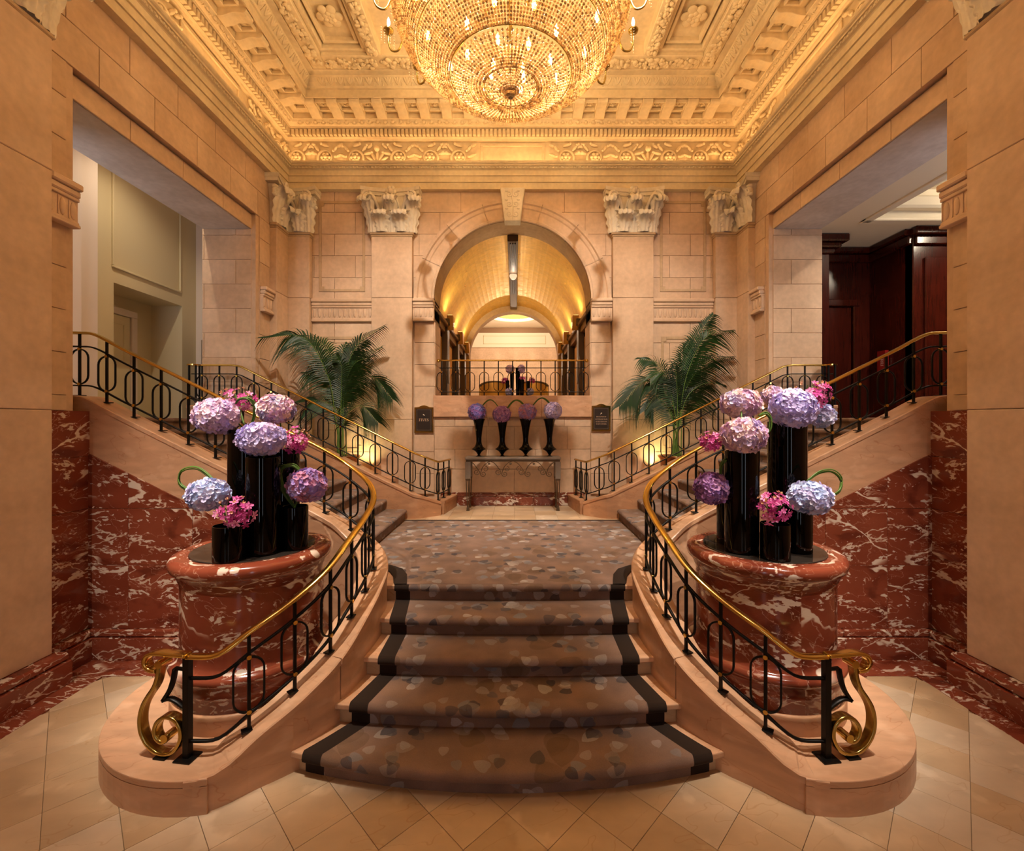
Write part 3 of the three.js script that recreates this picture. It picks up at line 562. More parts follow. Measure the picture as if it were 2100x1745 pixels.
{
  const dent = cbox(-0.024, 0.024, 0, 0.1, -0.01, 0.06, 0.003), L = []; around(0.072, 0.10, 7.09, 2.8, (m) => L.push(dent.clone().applyMatrix4(m)), 0.04);
  mesh('dentil_course', join(L), plaster, trim3).userData.kind = 'stuff';
  const egg = join([ball(0, 0, 0, 0.032, 0.03, 0.026, 1), cbox(0.058, 0.066, -0.03, 0.03, -0.03, 0.012, 0.002), spiral(0, 0, 0.045, 0.045, -0.5, 0.66, -1, 10, 0.007, -0.005)]);
  around(0.13, 0.235, 7.255, 3.2, (m) => placed('egg_and_dart', egg, plaster, trim3, m), 0.05);
  const sh = new THREE.Shape(); sh.moveTo(0, 0); sh.lineTo(0.36, 0); sh.lineTo(0.36, -0.035); sh.quadraticCurveTo(0.355, -0.07, 0.31, -0.068); sh.quadraticCurveTo(0.2, -0.05, 0.14, -0.075); sh.quadraticCurveTo(0.05, -0.115, 0, -0.10);
  const mod = flat(new THREE.ExtrudeGeometry(sh, { depth: 0.15, bevelEnabled: true, bevelSize: 0.005, bevelThickness: 0.005, bevelSegments: 1, curveSegments: 5 })).rotateY(-Math.PI / 2).translate(0.075, 0, 0.0);
  around(0.362, 0.28, 7.37, 2.8, (m) => placed('bracket', mod, plaster, trim3, m), 0.2);
  const fr = (a) => cbox(-a / 2, a / 2, -0.012, 0, -a / 2, a / 2, 0.003), bars = (a, b) => join([cbox(-a, a, -0.055, 0, a - b, a, 0.004), cbox(-a, a, -0.055, 0, -a, -a + b, 0.004), cbox(-a, -a + b, -0.055, 0, -a + b, a - b, 0.004), cbox(a - b, a, -0.055, 0, -a + b, a - b, 0.004)]);
  const ros = join([bars(0.1, 0.02), ball(0, -0.022, 0, 0.024), ...[0, 1, 2, 3, 4].map((k) => ball(0.035 * Math.cos(k * 1.2566), -0.01, 0.035 * Math.sin(k * 1.2566), 0.02, 0.012, 0.02))]);
  around(0.362, 0.50, 7.37, 2.8, (m, wall) => { const q = m.clone(); if (wall !== 'back') q.multiply(new THREE.Matrix4().makeTranslation(0.181, 0, 0)); placed('soffit_rosette', ros, plaster, trim3, q); }, 0.05);
  const lf = join([-0.5, 0, 0.5].map((a) => flat(new THREE.IcosahedronGeometry(1, 1)).scale(0.018, 0.055, 0.012).rotateZ(-a).translate(0.05 * a, 0.02, 0)).concat([cbox(0.068, 0.074, -0.04, 0.06, -0.01, 0.008, 0.002)])).rotateX(0.7);
  around(0.15, 0.745, 7.525, 3.4, (m) => placed('carved_leaf', lf, plaster, trim3, m), 0.06);
}
const ceiling = thing('ceiling', V(0, 0, 0), 'amber lit coffered plaster ceiling with garlands and large rosettes', 'ceiling', null, 'structure');
mesh('ceiling_slab', dbox(-5, 5, 7.80, 8.0, -3.4, 8.4, 0), plaster, ceiling);
{
  const beam = (x0, x1, d0, d1) => mesh('beam', dbox(x0, x1, 7.63, 7.81, d0, d1, 0.01), plaster, ceiling);
  mesh('ceiling_edge', join([dbox(-3.95, 3.95, 7.62, 7.81, 6.87, 7.75, 0), dbox(-3.95, -3.07, 7.62, 7.81, -3.2, 6.87, 0), dbox(3.07, 3.95, 7.62, 7.81, -3.2, 6.87, 0)]), plaster, ceiling);
  beam(-2.85, 2.85, 6.62, 6.87);
  const garland = (x0, x1, d0, d1) => {
    const L = [], n = Math.round(Math.max(x1 - x0, d1 - d0) * 95);
    for (let i = 0; i < n; i++) { const r = rr(0.013, 0.032); L.push(ball(rr(x0 + 0.03, x1 - 0.03), 7.625 - rr(0, 0.02), -rr(d0 + 0.03, d1 - 0.03), r * rr(0.8, 1.6), r * 0.8, r * rr(0.8, 1.6), 1)); }
    mesh('garland', join(L), plaster, ceiling);
  };
  garland(-2.85, -0.9, 6.64, 6.85); garland(-0.9, 0.9, 6.64, 6.85); garland(0.9, 2.85, 6.64, 6.85);
  const flower = join([ball(0, 0, 0, 0.05, 0.03, 0.05, 2), ...[0, 1, 2, 3, 4, 5].map((k) => ball(0.115 * Math.cos(k * 1.047), 0, 0.115 * Math.sin(k * 1.047), 0.065, 0.028, 0.065, 2)), ...[0, 1, 2, 3, 4, 5].map((k) => ball(0.06 * Math.cos(k * 1.047 + 0.5), -0.018, 0.06 * Math.sin(k * 1.047 + 0.5), 0.038, 0.02, 0.038, 1))]);
  for (const s of [-1, 1]) {
    const X = (a, b) => (s > 0 ? [a, b] : [-b, -a]);
    for (const [d0, d1] of [[5.62, 6.62], [4.37, 5.37], [3.12, 4.12]]) {
      beam(...X(2.85, 3.07), d0, d1 + 0.25); beam(...X(1.95, 2.15), d0, d1); beam(...X(1.95, 2.85), d0 - 0.25, d0);
      if (d0 > 3.5) { garland(...X(2.86, 3.06), d0, d1 + 0.2); garland(...X(1.96, 2.14), d0, d1); garland(...X(2.15, 2.85), d0 - 0.22, d0 - 0.02); }
      const [a, b] = X(2.15, 2.85), fr = (e, y0, y1, w) => join([dbox(a + e, b - e, y0, y1, d0 + e, d0 + e + w, 0.008), dbox(a + e, b - e, y0, y1, d1 - e - w, d1 - e, 0.008), dbox(a + e, a + e + w, y0, y1, d0 + e + w, d1 - e - w, 0.008), dbox(b - e - w, b - e, y0, y1, d0 + e + w, d1 - e - w, 0.008)]);
      const cf = new THREE.Group(); cf.name = 'coffer'; ceiling.add(cf);
      mesh('coffer_frame', fr(0, 7.68, 7.81, 0.06), plaster, cf); mesh('coffer_frame', fr(0.09, 7.73, 7.81, 0.05), plaster, cf);
      const f = mesh('rosette', flower, plaster, cf); f.position.set(s * 2.5, 7.76, -(d0 + d1) / 2);
    }
    mesh('beam', dbox(...X(1.95, 3.07), 7.63, 7.81, -3.2, 2.87, 0.01), plaster, ceiling);
  }
}
// cove light behind the lip
{
  const strip = thing('cove_light_strip', V(0, 6.535, -DB + 0.07), 'slim glowing lamp strip hidden behind the architrave lip', 'lamp');
  glow('lamp_tube', cbox(-3.75, 3.75, 0, 0.012, -0.012, 0.012, 0.003), 6, 0xffb05a, strip);
  for (const s of [-1, 1]) { const m = glow('lamp_tube', cbox(-0.012, 0.012, 0, 0.012, -0.1, 10.6, 0.003), 6, 0xffb05a, strip); m.position.x = s * (SX - 0.07); }
  const cove = (w, x, z, tx, tz) => { const l = new THREE.RectAreaLight(AMBER, COVE_NITS, w, 0.1); l.position.set(x, 6.556, z); l.lookAt(x + tx, 7.2, z + tz); scene.add(l); };
  cove(7.4, 0, -DB + 0.12, 0, -0.03); cove(10.6, -SX + 0.12, -2.3, -0.03, 0); cove(10.6, SX - 0.12, -2.3, 0.03, 0);
}

// ================================================================ STAIRS
const RISE = 0.15;
// nosing of each main step: depth on the axis, how far its ends swing back, half width between the curbs, half width of the carpet
const steps = [[2.59, 0.17, 1.42, 1.27], [2.94, 0.09, 1.25, 1.07], [3.28, 0.07, 1.13, 0.975], [3.62, 0.05, 1.12, 0.98], [3.96, 0.03, 1.2, 1.03]];
const nose = (i, x) => { const [d, sag, w] = steps[i]; return d + sag * (x / 1.28) ** 2; };
const mainStair = thing('main_staircase', V(0, 0, 0), 'five curved stone steps rising to the middle landing', 'staircase', null, 'structure');
for (let i = 0; i < 5; i++) {
  const w = steps[i][2], y = (i + 1) * RISE - 0.012, arc = (e, ww) => Array.from({ length: 17 }, (_, k) => { const x = mix(-ww, ww, k / 16); return [x, nose(i, x) + e]; });
  const back = i < 4 ? 0.75 : 0.5;
  mesh('tread', plan([...arc(0.010, w), [w, nose(i, w) + back], [-w, nose(i, w) + back]], y - 0.04, y, 0.008), pink, mainStair);
  mesh('riser', plan([...arc(0.058, w), [w, nose(i, w) + back], [-w, nose(i, w) + back]], y - RISE + 0.0, y - 0.04), creamRiser, mainStair);
}
// carpet runner: wraps riser, nosing and tread of every step; a dark border on both edges
{
  const field = [], nx = 24, prof = [];
  for (let i = 0; i < 5; i++) {
    const y0 = i * RISE, y1 = y0 + RISE, w0 = steps[i][3], w1 = i < 4 ? steps[i + 1][3] : w0;
    const push = (b, y, w, nx2 = 0) => prof.push({ i, b, y, w, nxt: nx2 });
    push(0.050, y0 + 0.001, w0); push(0.050, y1 - 0.066, w0); push(0.036, y1 - 0.068, w0);
    for (let k = 0; k <= 8; k++) { const a = -Math.PI / 2 + k / 8 * Math.PI; push(0.030 - 0.034 * Math.cos(a), y1 - 0.034 + 0.034 * Math.sin(a), w0); }
    if (i < 4) for (let k = 1; k <= 5; k++) push(0, y1, mix(w0, w1, k / 5), k / 5); else push(0.028, y1, w0);
  }
  const point = (p, x) => { const d = p.nxt ? mix(nose(p.i, x) + 0.030, nose(p.i + 1, x) + 0.050, p.nxt) : nose(p.i, x) + p.b; return V(x, p.y, -d); };
  const strip = (xa, xb, n) => {
    const pos = [], uv = [], idx = []; let l = 0, last = null;
    for (const p of prof) {
      const c = point(p, 0); if (last) l += c.distanceTo(last); last = c;
      for (let k = 0; k <= n; k++) { const x = mix(xa(p.w), xb(p.w), k / n), q = point(p, x); pos.push(q.x, q.y, q.z); uv.push(x, l); }
    }
    for (let j = 0; j < prof.length - 1; j++) for (let k = 0; k < n; k++) { const a = j * (n + 1) + k, b = a + 1, c = a + n + 1; idx.push(a, b, c, b, c + 1, c); }
    const g = new THREE.BufferGeometry(); g.setAttribute('position', new THREE.Float32BufferAttribute(pos, 3)); g.setAttribute('uv', new THREE.Float32BufferAttribute(uv, 2)); g.setIndex(idx); g.computeVertexNormals(); return g;
  };
  const r = thing('stair_runner', V(0, 0, 0), 'brown carpet runner with scattered grey leaves down the curved middle steps', 'carpet');
  mesh('carpet_field', strip((w) => -w + 0.13, (w) => w - 0.13, nx), carpetMat, r, { keepUV: true });
  mesh('carpet_border', strip((w) => -w, (w) => -w + 0.13, 3), carpetEdge, r, { keepUV: true });
  mesh('carpet_border', strip((w) => w - 0.13, (w) => w, 3), carpetEdge, r, { keepUV: true });
}
// landing: slab, tiles at the back, carpet
const landing = thing('landing', V(0, 0, 0), 'middle landing with cream tiles along the end wall', 'landing', null, 'structure');
mesh('landing_slab', dbox(-1.75, 1.75, -0.05, 0.735, 4.3, 7.76, 0), pinkB, landing);
for (let r = 0; r < 4; r++) for (let c = -5; c < 5; c++) { const d0 = 6.6 + r * 0.33, d1 = Math.min(7.72, d0 + 0.33); if (d1 > d0) mesh('landing_tile', dbox(c * 0.33 + 0.001 + 0.03, (c + 1) * 0.33 - 0.001 + 0.03, 0.72, 0.75, d0 + 0.001, d1 - 0.001, 0.0012), tiles[Math.floor(rnd() * 4)], landing); }
{
  const half = [[1.03, 3.99], [1.06, 4.06], [1.10, 4.2], [1.17, 4.33], [1.28, 4.42], [1.42, 4.46], [1.575, 4.46], [1.575, 6.58]];
  const c = thing('landing_carpet', V(0, 0.735, 0), 'brown leaf patterned carpet covering the middle landing', 'carpet');
  const mirror = [...half].reverse().map(([x, d]) => [-x, d]);
  mesh('carpet_field', plan([...half, ...mirror], 0, 0.0155), carpetMat, c);
  for (const s of [-1, 1]) { const o = half.slice(0, 7), inn = [[0.92, 3.99], [0.94, 4.08], [0.98, 4.24], [1.06, 4.40], [1.2, 4.51], [1.4, 4.56], [1.575, 4.56]]; mesh('carpet_border', plan([...o, ...inn.reverse()].map(([x, d]) => [s * x, d]), 0, 0.018), carpetEdge, c); }
  mesh('carpet_border', plan([[-1.575, 6.55], [1.575, 6.55], [1.575, 6.60], [-1.575, 6.60]], 0, 0.018), carpetEdge, c);
}
// side flights
const TR = 0.30, X1 = 1.56, DN = 4.41, DF = 6.66;
for (const s of [-1, 1]) {
  const st = thing('side_staircase', V(0, 0, 0), s < 0 ? 'stone steps of the flight rising to the cream painted hall' : 'stone steps of the flight rising to the mahogany hall', 'staircase', null, 'structure');
  for (let i = 0; i < 10; i++) mesh('step', cbox(s * (X1 + i * TR + 0.05), s * (X1 + (i + 1) * TR + 0.25), 0.6 + Math.max(0, i - 2) * RISE, 0.75 + (i + 1) * RISE - 0.012, -DN, -DF, 0.004), pink, st);
  mesh('upper_floor', cbox(s * (X1 + 9 * TR + 0.05), s * 8.6, 2.0, 2.238, -3.4, -10.2, 0.004), floorFar, st);
  const prof = [[0.03, 0.752]];
  for (let i = 0; i < 10; i++) { const y = 0.75 + (i + 1) * RISE, x = i * TR; prof.push([x + 0.03, y - RISE + 0.004], [x + 0.03, y - 0.055]); for (let k = 0; k <= 6; k++) { const a = -Math.PI / 2 + k / 6 * Math.PI; prof.push([x + 0.028 - 0.028 * Math.cos(a), y - 0.028 + 0.028 * Math.sin(a)]); } }
  prof.push([9 * TR + 1.6, 2.25]);
  const pos = [], uv = [], idx = []; let l = 0;
  prof.forEach(([x, y], k) => { if (k) l += Math.hypot(x - prof[k - 1][0], y - prof[k - 1][1]); for (const d of [DN + 0.02, DF - 0.03]) { pos.push(s * (X1 + x), y, -d); uv.push(d, l); } });
  for (let k = 0; k < prof.length - 1; k++) idx.push(2 * k, 2 * k + 1, 2 * k + 2, 2 * k + 1, 2 * k + 3, 2 * k + 2);
  const g = new THREE.BufferGeometry(); g.setAttribute('position', new THREE.Float32BufferAttribute(pos, 3)); g.setAttribute('uv', new THREE.Float32BufferAttribute(uv, 2)); g.setIndex(idx); 
  const gg = g.toNonIndexed(); gg.computeVertexNormals();
  const c = mesh('side_stair_carpet', gg, carpetMat, null, { keepUV: true });
  tag(c, s < 0 ? 'leaf patterned carpet on the flight up to the cream painted hall' : 'leaf patterned carpet on the flight up to the mahogany hall', 'carpet');
}

// ---------------------------------------------------------------- stone curbs that carry the railings
// centre lines [x, depth, height of the top]; mirrored for the other side
const nearLine = [[1.82, 2.60, 0.20], [1.73, 2.622, 0.205], [1.6, 2.738, 0.295], [1.41, 2.9, 0.425], [1.265, 3.1, 0.564], [1.2, 3.35, 0.706], [1.178, 3.65, 0.82], [1.2, 3.93, 0.92], [1.32, 4.16, 1.03], [1.55, 4.285, 1.18], [1.80, 4.3, 1.33], [2.2, 4.3, 1.53], [2.7, 4.3, 1.78], [3.2, 4.3, 2.03], [3.7, 4.3, 2.28], [4.02, 4.3, 2.44], [4.14, 4.3, 2.45], [4.9, 4.3, 2.45]];
const farLine = [[1.06, 7.72, 0.955], [1.165, 7.0, 0.965], [1.45, 6.77, 1.105], [1.8, 6.75, 1.28], [3.0, 6.75, 1.88], [4.1, 6.75, 2.43], [4.22, 6.75, 2.45], [4.85, 6.75, 2.45]];
const straight = (P, step = 0.05) => { const out = [P[0]]; for (let i = 1; i < P.length; i++) { const n = Math.max(1, Math.round(P[i].distanceTo(P[i - 1]) / step)); for (let k = 1; k <= n; k++) out.push(P[i - 1].clone().lerp(P[i], k / n)); } return out; };
const line3 = (L, s, n) => curve(L.map(([x, d, h]) => V(s * x, h, -d)), n);
// stone wall below a line: full height to y = bottom(point)
function curbBody(pts, hw, drop, bottom) {
  const pos = [], n = pts.length, rows = [];
  for (let i = 0; i < n; i++) {
    const a = pts[Math.max(0, i - 1)], b = pts[Math.min(n - 1, i + 1)], t = V(b.x - a.x, 0, b.z - a.z).normalize(), sx = -t.z * hw, sz = t.x * hw, p = pts[i], y0 = bottom(p), y1 = p.y - drop;
    rows.push([[p.x + sx, y1, p.z + sz], [p.x - sx, y1, p.z - sz], [p.x - sx, y0, p.z - sz], [p.x + sx, y0, p.z + sz]]);
  }
  const quad = (a, b, c, d) => pos.push(...a, ...b, ...c, ...a, ...c, ...d);
  for (let i = 0; i < n - 1; i++) for (let k = 0; k < 4; k++) quad(rows[i][k], rows[i][(k + 1) % 4], rows[i + 1][(k + 1) % 4], rows[i + 1][k]);
  quad(...rows[0]); quad(...rows[n - 1]);
  const g = new THREE.BufferGeometry(); g.setAttribute('position', new THREE.Float32BufferAttribute(pos, 3)); g.computeVertexNormals(); return g;
}
const PC = [1.87, 3.40], PR = 0.92;                                    // plinth under each marble pedestal
for (const s of [-1, 1]) {
  const c = thing('stair_curb', V(0, 0, 0), s < 0 ? 'pink stone curb sweeping from the floor up beside the flight to the cream painted hall' : 'pink stone curb sweeping from the floor up beside the flight to the mahogany hall', 'stair curb', null, 'structure');
  const pts = line3(nearLine, s, 110), seg = [[0, 16], [16, 40], [40, 62], [62, 86], [86, 110]];
  for (const [a, b] of seg) {
    const q = pts.slice(a, b + 1);
    mesh('curb_wall', curbBody(q, 0.115, 0.042, () => 0), pink, c);
    const cop = q.map((p) => p.clone());
    mesh('coping', sweep(cop, [[-0.125, -0.044], [0.125, -0.044], [0.125, -0.008], [0.117, 0], [-0.117, 0], [-0.125, -0.008]], { plumb: true, sharp: true }), pink, c);
  }
  const f = thing('stair_curb', V(0, 0, 0), s < 0 ? 'pink stone curb along the end wall beside the flight to the cream painted hall' : 'pink stone curb along the end wall beside the flight to the mahogany hall', 'stair curb', null, 'structure');
  const fp = straight(farLine.map(([x, d, h]) => V(s * x, h, -d))), nf = fp.length - 1, corner = fp.findIndex((p) => Math.abs(p.z + 7.0) < 1e-6);
  for (const [a, b] of [[0, corner], [corner, Math.round(nf / 2)], [Math.round(nf / 2), nf]]) {
    const q = fp.slice(a, b + 1);
    mesh('curb_wall', curbBody(q, 0.10, 0.042, () => 0.6), pinkB, f);
    mesh('coping', sweep(q, [[-0.11, -0.044], [0.11, -0.044], [0.11, -0.008], [0.103, 0], [-0.103, 0], [-0.11, -0.008]], { plumb: true, sharp: true }), pinkB, f);
  }
  mesh('planter_ledge', cbox(s * 1.95, s * 3.9, 0.75, 1.27, -6.84, -7.75, 0.004), pinkB, f);
  // round plinth
  const L = pts.filter((p) => -p.z < 4.16 && Math.abs(p.x) < 1.75).map((p) => [Math.abs(p.x), -p.z]);
  const poly = []; for (let k = 0; k <= 44; k++) { const a = (-Math.PI / 2 + 0.16) - k / 44 * 4.3, x = PC[0] - PR * Math.sin(a + Math.PI / 2), d = PC[1] + PR * Math.sin(a); poly.push([PC[0] + PR * Math.cos(a), PC[1] + PR * Math.sin(a)]); }
  const arcPts = []; for (let k = 0; k <= 44; k++) { const a = -1.78 + k / 44 * 3.6; arcPts.push([PC[0] + PR * Math.cos(a), PC[1] + PR * Math.sin(a)]); }
  const shape = [...arcPts.filter(([x, d]) => d < 4.12 || x > 1.9), [1.6, 4.15], ...[...L].reverse()].map(([x, d]) => [s * x, Math.min(d, 4.16)]);
  const pl = thing('pedestal_plinth', V(0, 0, 0), s < 0 ? 'low rounded pink stone plinth at the foot of the curb toward the cream hall' : 'low rounded pink stone plinth at the foot of the curb toward the mahogany hall', 'plinth', null, 'structure');
  mesh('plinth_body', plan(shape, 0, 0.157), pink, pl);
  mesh('plinth_slab', plan(shape, 0.159, 0.2, 0.006), pink, pl);
}

// ================================================================ RAILINGS
const stadium = (w, h, n = 10) => { const r = w / 2, k = h / 2 - r, p = []; for (let i = 0; i <= n; i++) { const a = i / n * Math.PI; p.push(V(r * Math.cos(a), k + r * Math.sin(a), 0)); } for (let i = 0; i <= n; i++) { const a = Math.PI + i / n * Math.PI; p.push(V(r * Math.cos(a), -k + r * Math.sin(a), 0)); } return p; };
const ovalGeo = sweep(stadium(0.165, 0.335), rect(0.014, 0.011), { closed: true, side: V(0, 0, 1) });
const bossGeo = flat(new THREE.CylinderGeometry(0.014, 0.014, 0.026, 12)).rotateX(Math.PI / 2);
const railPost = new Map(); const postGeo = (h, w) => { const k = h.toFixed(3) + w; if (!railPost.has(k)) railPost.set(k, cbox(-w / 2, w / 2, 0, h, -w / 2, w / 2, 0.0015)); return railPost.get(k); };
const plateGeo = cbox(-0.042, 0.042, 0, 0.008, -0.028, 0.028, 0.002);
const handProfile = [[-0.026, -0.008], [-0.02, -0.014], [0.02, -0.014], [0.026, -0.008], [0.027, 0.002], [0.02, 0.011], [0, 0.015], [-0.02, 0.011], [-0.027, 0.002]];
// base: dense 3D line of the railing's foot; posts at the given arc lengths
function railing(root, base, posts, H = 0.62, opt = {}) {
  const up = (dy) => base.map((p) => V(p.x - root.position.x, p.y + dy - root.position.y, p.z - root.position.z));
  mesh('handrail', sweep(up(H - 0.014), handProfile), brass, root);
  mesh('upper_rail', sweep(up(H - 0.145), rect(0.018, 0.014)), iron, root);
  mesh('lower_rail', sweep(up(opt.low ?? 0.1), rect(0.018, 0.014)), iron, root);
  const acc = [0]; for (let i = 1; i < base.length; i++) acc.push(acc[i - 1] + Math.hypot(base[i].x - base[i - 1].x, base[i].z - base[i - 1].z));
  const total = acc[acc.length - 1];
  for (const u of posts(total)) {
    let i = 0; while (i < acc.length - 2 && acc[i + 1] < u) i++;
    const t = clamp((u - acc[i]) / (acc[i + 1] - acc[i]), 0, 1), p = base[i].clone().lerp(base[i + 1], t).sub(root.position), dir = base[i + 1].clone().sub(base[i]), ang = Math.atan2(-dir.z, dir.x), yoff = opt.bare ? 0 : 0;
    const put = (o, y) => { o.position.set(p.x, p.y + y, p.z); o.rotation.y = ang; return o; };
    put(mesh('post', postGeo(H - 0.022, 0.019), iron, root), 0);
    put(mesh('foot_plate', plateGeo, iron, root), 0);
    const oy = (opt.low ?? 0.1) + 0.015 + 0.335 / 2;
    put(mesh('oval_ring', ovalGeo, iron, root), oy);
    for (const k of [-1, 1]) put(mesh('brass_boss', bossGeo, brass, root), oy + k * 0.168);
  }
}
const every = (first, step, last = 0.1) => (L) => { const r = []; for (let u = first; u <= L - last + 1e-6; u += step) r.push(u); return r; };
for (const s of [-1, 1]) {
  const line = [[1.90, 2.655, 0.20], [1.74, 2.672, 0.20], [1.66, 2.70, 0.245], ...nearLine.slice(2)];
  const base = curve(line.map(([x, d, h]) => V(s * x, h, -d)), 170);
  const r = thing('stair_railing', V(s * 1.9, 0.2, -2.655), s < 0 ? 'iron railing with brass handrail and scroll end, climbing to the cream painted hall' : 'black iron railing with brass handrail and scroll end, climbing to the mahogany hall', 'railing');
  railing(r, base, every(0.33, 0.262));
  // newel with its plate, iron bracket and brass scroll
  const k = 1 / 2153, q = (x, y) => V(s * (720 - x) * k, (1560 - y) * k, 0.0), dirA = s < 0 ? -0.12 : 0.12;
  const nw = new THREE.Group(); nw.name = 'newel'; r.add(nw); nw.rotation.y = dirA;
  mesh('newel_post', postGeo(0.6, 0.038), iron, nw); mesh('newel_plate', cbox(-0.055, 0.055, 0, 0.01, -0.05, 0.05, 0.002), iron, nw);
  const plate = mesh('newel_plate', cbox(-0.04, 0.04, 0, 0.01, -0.04, 0.04, 0.002), iron, nw); plate.position.x = s * 0.155;
  const bp = [[690, 425], [545, 420], [520, 560], [470, 700], [375, 845], [470, 815], [570, 845], [690, 925]].map(([x, y]) => q(x, y));
  mesh('iron_bracket', join([sweep([bp[0], bp[1]], rect(0.016, 0.016), { side: V(0, 0, 1) }), sweep(curve(bp.slice(1, 5), 14), rect(0.03, 0.016), { side: V(0, 0, 1) }), sweep(curve(bp.slice(4), 14), rect(0.03, 0.016), { side: V(0, 0, 1) })]), iron, nw);
  const flatBar = [[-0.03, -0.007], [-0.024, -0.012], [0.024, -0.012], [0.03, -0.007], [0.03, 0.007], [0.02, 0.011], [-0.02, 0.011], [-0.03, 0.007]];
  const top = curve([[720, 238], [480, 236], [260, 236], [165, 275], [135, 345], [165, 420], [230, 452], [310, 455]].map(([x, y]) => q(x, y)), 40);
  mesh('rail_curl', sweep(top, flatBar, { side: V(0, 0, 1) }), brass, nw);
  const body = curve([[400, 330], [350, 330], [345, 400], [330, 520], [280, 660], [190, 790], [115, 920], [78, 1080], [95, 1250], [180, 1400], [300, 1490], [420, 1510], [540, 1470], [620, 1380], [660, 1260], [640, 1140], [580, 1065], [480, 1030], [380, 1060], [312, 1130], [287, 1220], [315, 1310], [380, 1355], [445, 1335], [480, 1285], [465, 1250]].map(([x, y]) => q(x, y)), 120);
  mesh('brass_scroll', sweep(body, flatBar, { side: V(0, 0, 1) }), brassDark, nw);
  const roll = flat(new THREE.CylinderGeometry(0.024, 0.024, 0.075, 14)).rotateX(Math.PI / 2);
  for (const [x, y] of [[375, 350], [455, 1285]]) { const o = mesh('scroll_roll', roll, brass, nw); o.position.copy(q(x, y)); }

  const fb = straight([[1.075, 7.62, 0.955], ...farLine.slice(1)].map(([x, d, h]) => V(s * x, h, -d)), 0.04);
  const fr = thing('stair_railing', V(s * 1.17, 0.96, -7.03), s < 0 ? 'iron railing with brass handrail by the end wall, toward the cream painted hall' : 'iron railing with brass handrail by the end wall, toward the mahogany hall', 'railing');
  railing(fr, fb, (L) => [0.03, 0.33, 0.62, 0.85].concat(every(1.09, 0.262, 0.05)(L)));
  const endX = s * 4.85 - fr.position.x;
  for (const [dx, dz] of [[0.1, 0.03], [0.1, -0.05], [0.03, -0.09]]) { const o = mesh('end_post', postGeo(0.6, 0.022), iron, fr); o.position.set(endX - s * dx, 2.45 - 0.96, -6.75 + 7.03 - dz); }
  const cap = mesh('rail_end', flat(new THREE.CylinderGeometry(0.11, 0.11, 0.02, 24)), brass, fr); cap.position.set(endX - s * 0.06, 2.45 - 0.96 + 0.605, -6.75 + 7.03);
}
{
  const r = thing('balcony_railing', V(0, 2.655, -7.86), 'black iron railing of eleven ovals with brass handrail across the arch balcony', 'railing');
  const base = Array.from({ length: 30 }, (_, i) => V(mix(-1.29, 1.29, i / 29), 2.655, -7.86));
  railing(r, base, () => Array.from({ length: 11 }, (_, i) => 0.04 + i * 0.25), 0.64, { low: 0.07 });
  for (const s of [-1, 1]) mesh('rail_end', ball(s * 1.305, 0.62, 0, 0.032), brass, r);
}

// ================================================================ MARBLE PEDESTALS, VASES AND FLOWERS
const PED = { x: 1.895, d: 3.34, y: 0.2, top: 1.27 };
const pedProf = [[0, 0.13], [0.50, 0.13], [0.50, 0.27], [0.495, 0.29], [0.505, 0.30], [0.52, 0.315], [0.525, 0.335], [0.515, 0.355], [0.49, 0.365], [0.475, 0.375], [0.465, 0.40], [0.46, 0.45], [0.46, 0.87], [0.465, 0.90], [0.475, 0.92], [0.475, 0.935], [0.485, 0.945], [0.49, 0.965], [0.505, 0.975], [0.52, 0.99], [0.527, 1.015], [0.525, 1.04], [0.51, 1.06], [0.48, 1.07], [0.43, 1.072], [0.425, 1.062], [0, 1.062]];
for (const s of [-1, 1]) {
  const p = thing('marble_pedestal', V(s * PED.x, PED.y, -PED.d), s < 0 ? 'round red marble pedestal with white veins on the plinth toward the cream hall' : 'round red marble pedestal with white veins on the plinth toward the mahogany hall', 'pedestal');
  const lt = new THREE.LatheGeometry(pedProf.map(([r, y]) => new THREE.Vector2(r, y)), 96), uv = lt.attributes.uv, ps = lt.attributes.position;
  for (let i = 0; i < uv.count; i++) uv.setXY(i, uv.getX(i) * 3.0 + (s < 0 ? 0.2 : 0.9), ps.getY(i) + (Math.hypot(ps.getX(i), ps.getZ(i)) - 0.46));
  mesh('pedestal_drum', lt, redMarble, p, { keepUV: true });
  mesh('pedestal_foot', lathe([[0, 0], [0.515, 0], [0.515, 0.115], [0.50, 0.13], [0, 0.13]], 64), pinkB, p);
  const t = thing('mirror_tray', V(s * PED.x, PED.y + 1.0625, -PED.d), s < 0 ? 'round dark mirrored tray under the black vases on the pedestal toward the cream hall' : 'round dark mirrored tray under the black vases on the pedestal toward the mahogany hall', 'tray');
  mesh('tray_disc', lathe([[0, 0], [0.405, 0], [0.408, 0.004], [0.405, 0.010], [0, 0.010]], 64), darkMirror, t);
}
const trayTop = PED.y + 1.0725;
function cylinderVase(x, d, r, h, label, group) {
  const v = thing('cylinder_vase', V(x, trayTop, -d), label, 'vase', group);
  mesh('vase_body', lathe([[0, 0], [r - 0.006, 0], [r, 0.006], [r, h - 0.004], [r - 0.002, h], [r - 0.006, h], [r - 0.007, h - 0.004], [r - 0.007, 0.02], [0, 0.02]], 48), blackGlass, v);
  return v;
}
const LA = 'black vases on the pedestal toward the cream hall', RA = 'black vases on the pedestal toward the mahogany hall';
const vx_ = (x, dd) => 0.05 + (x - 1057) / F * dd;
const VL = { tall: [vx_(505, 3.43), 3.43, 0.125, 0.87], mid: [vx_(540, 3.16), 3.16, 0.11, 0.68], back: [vx_(580, 3.46), 3.46, 0.12, 0.72], low: [vx_(470, 3.0), 3.0, 0.098, 0.235], side: [vx_(605, 3.28), 3.28, 0.09, 0.31] };
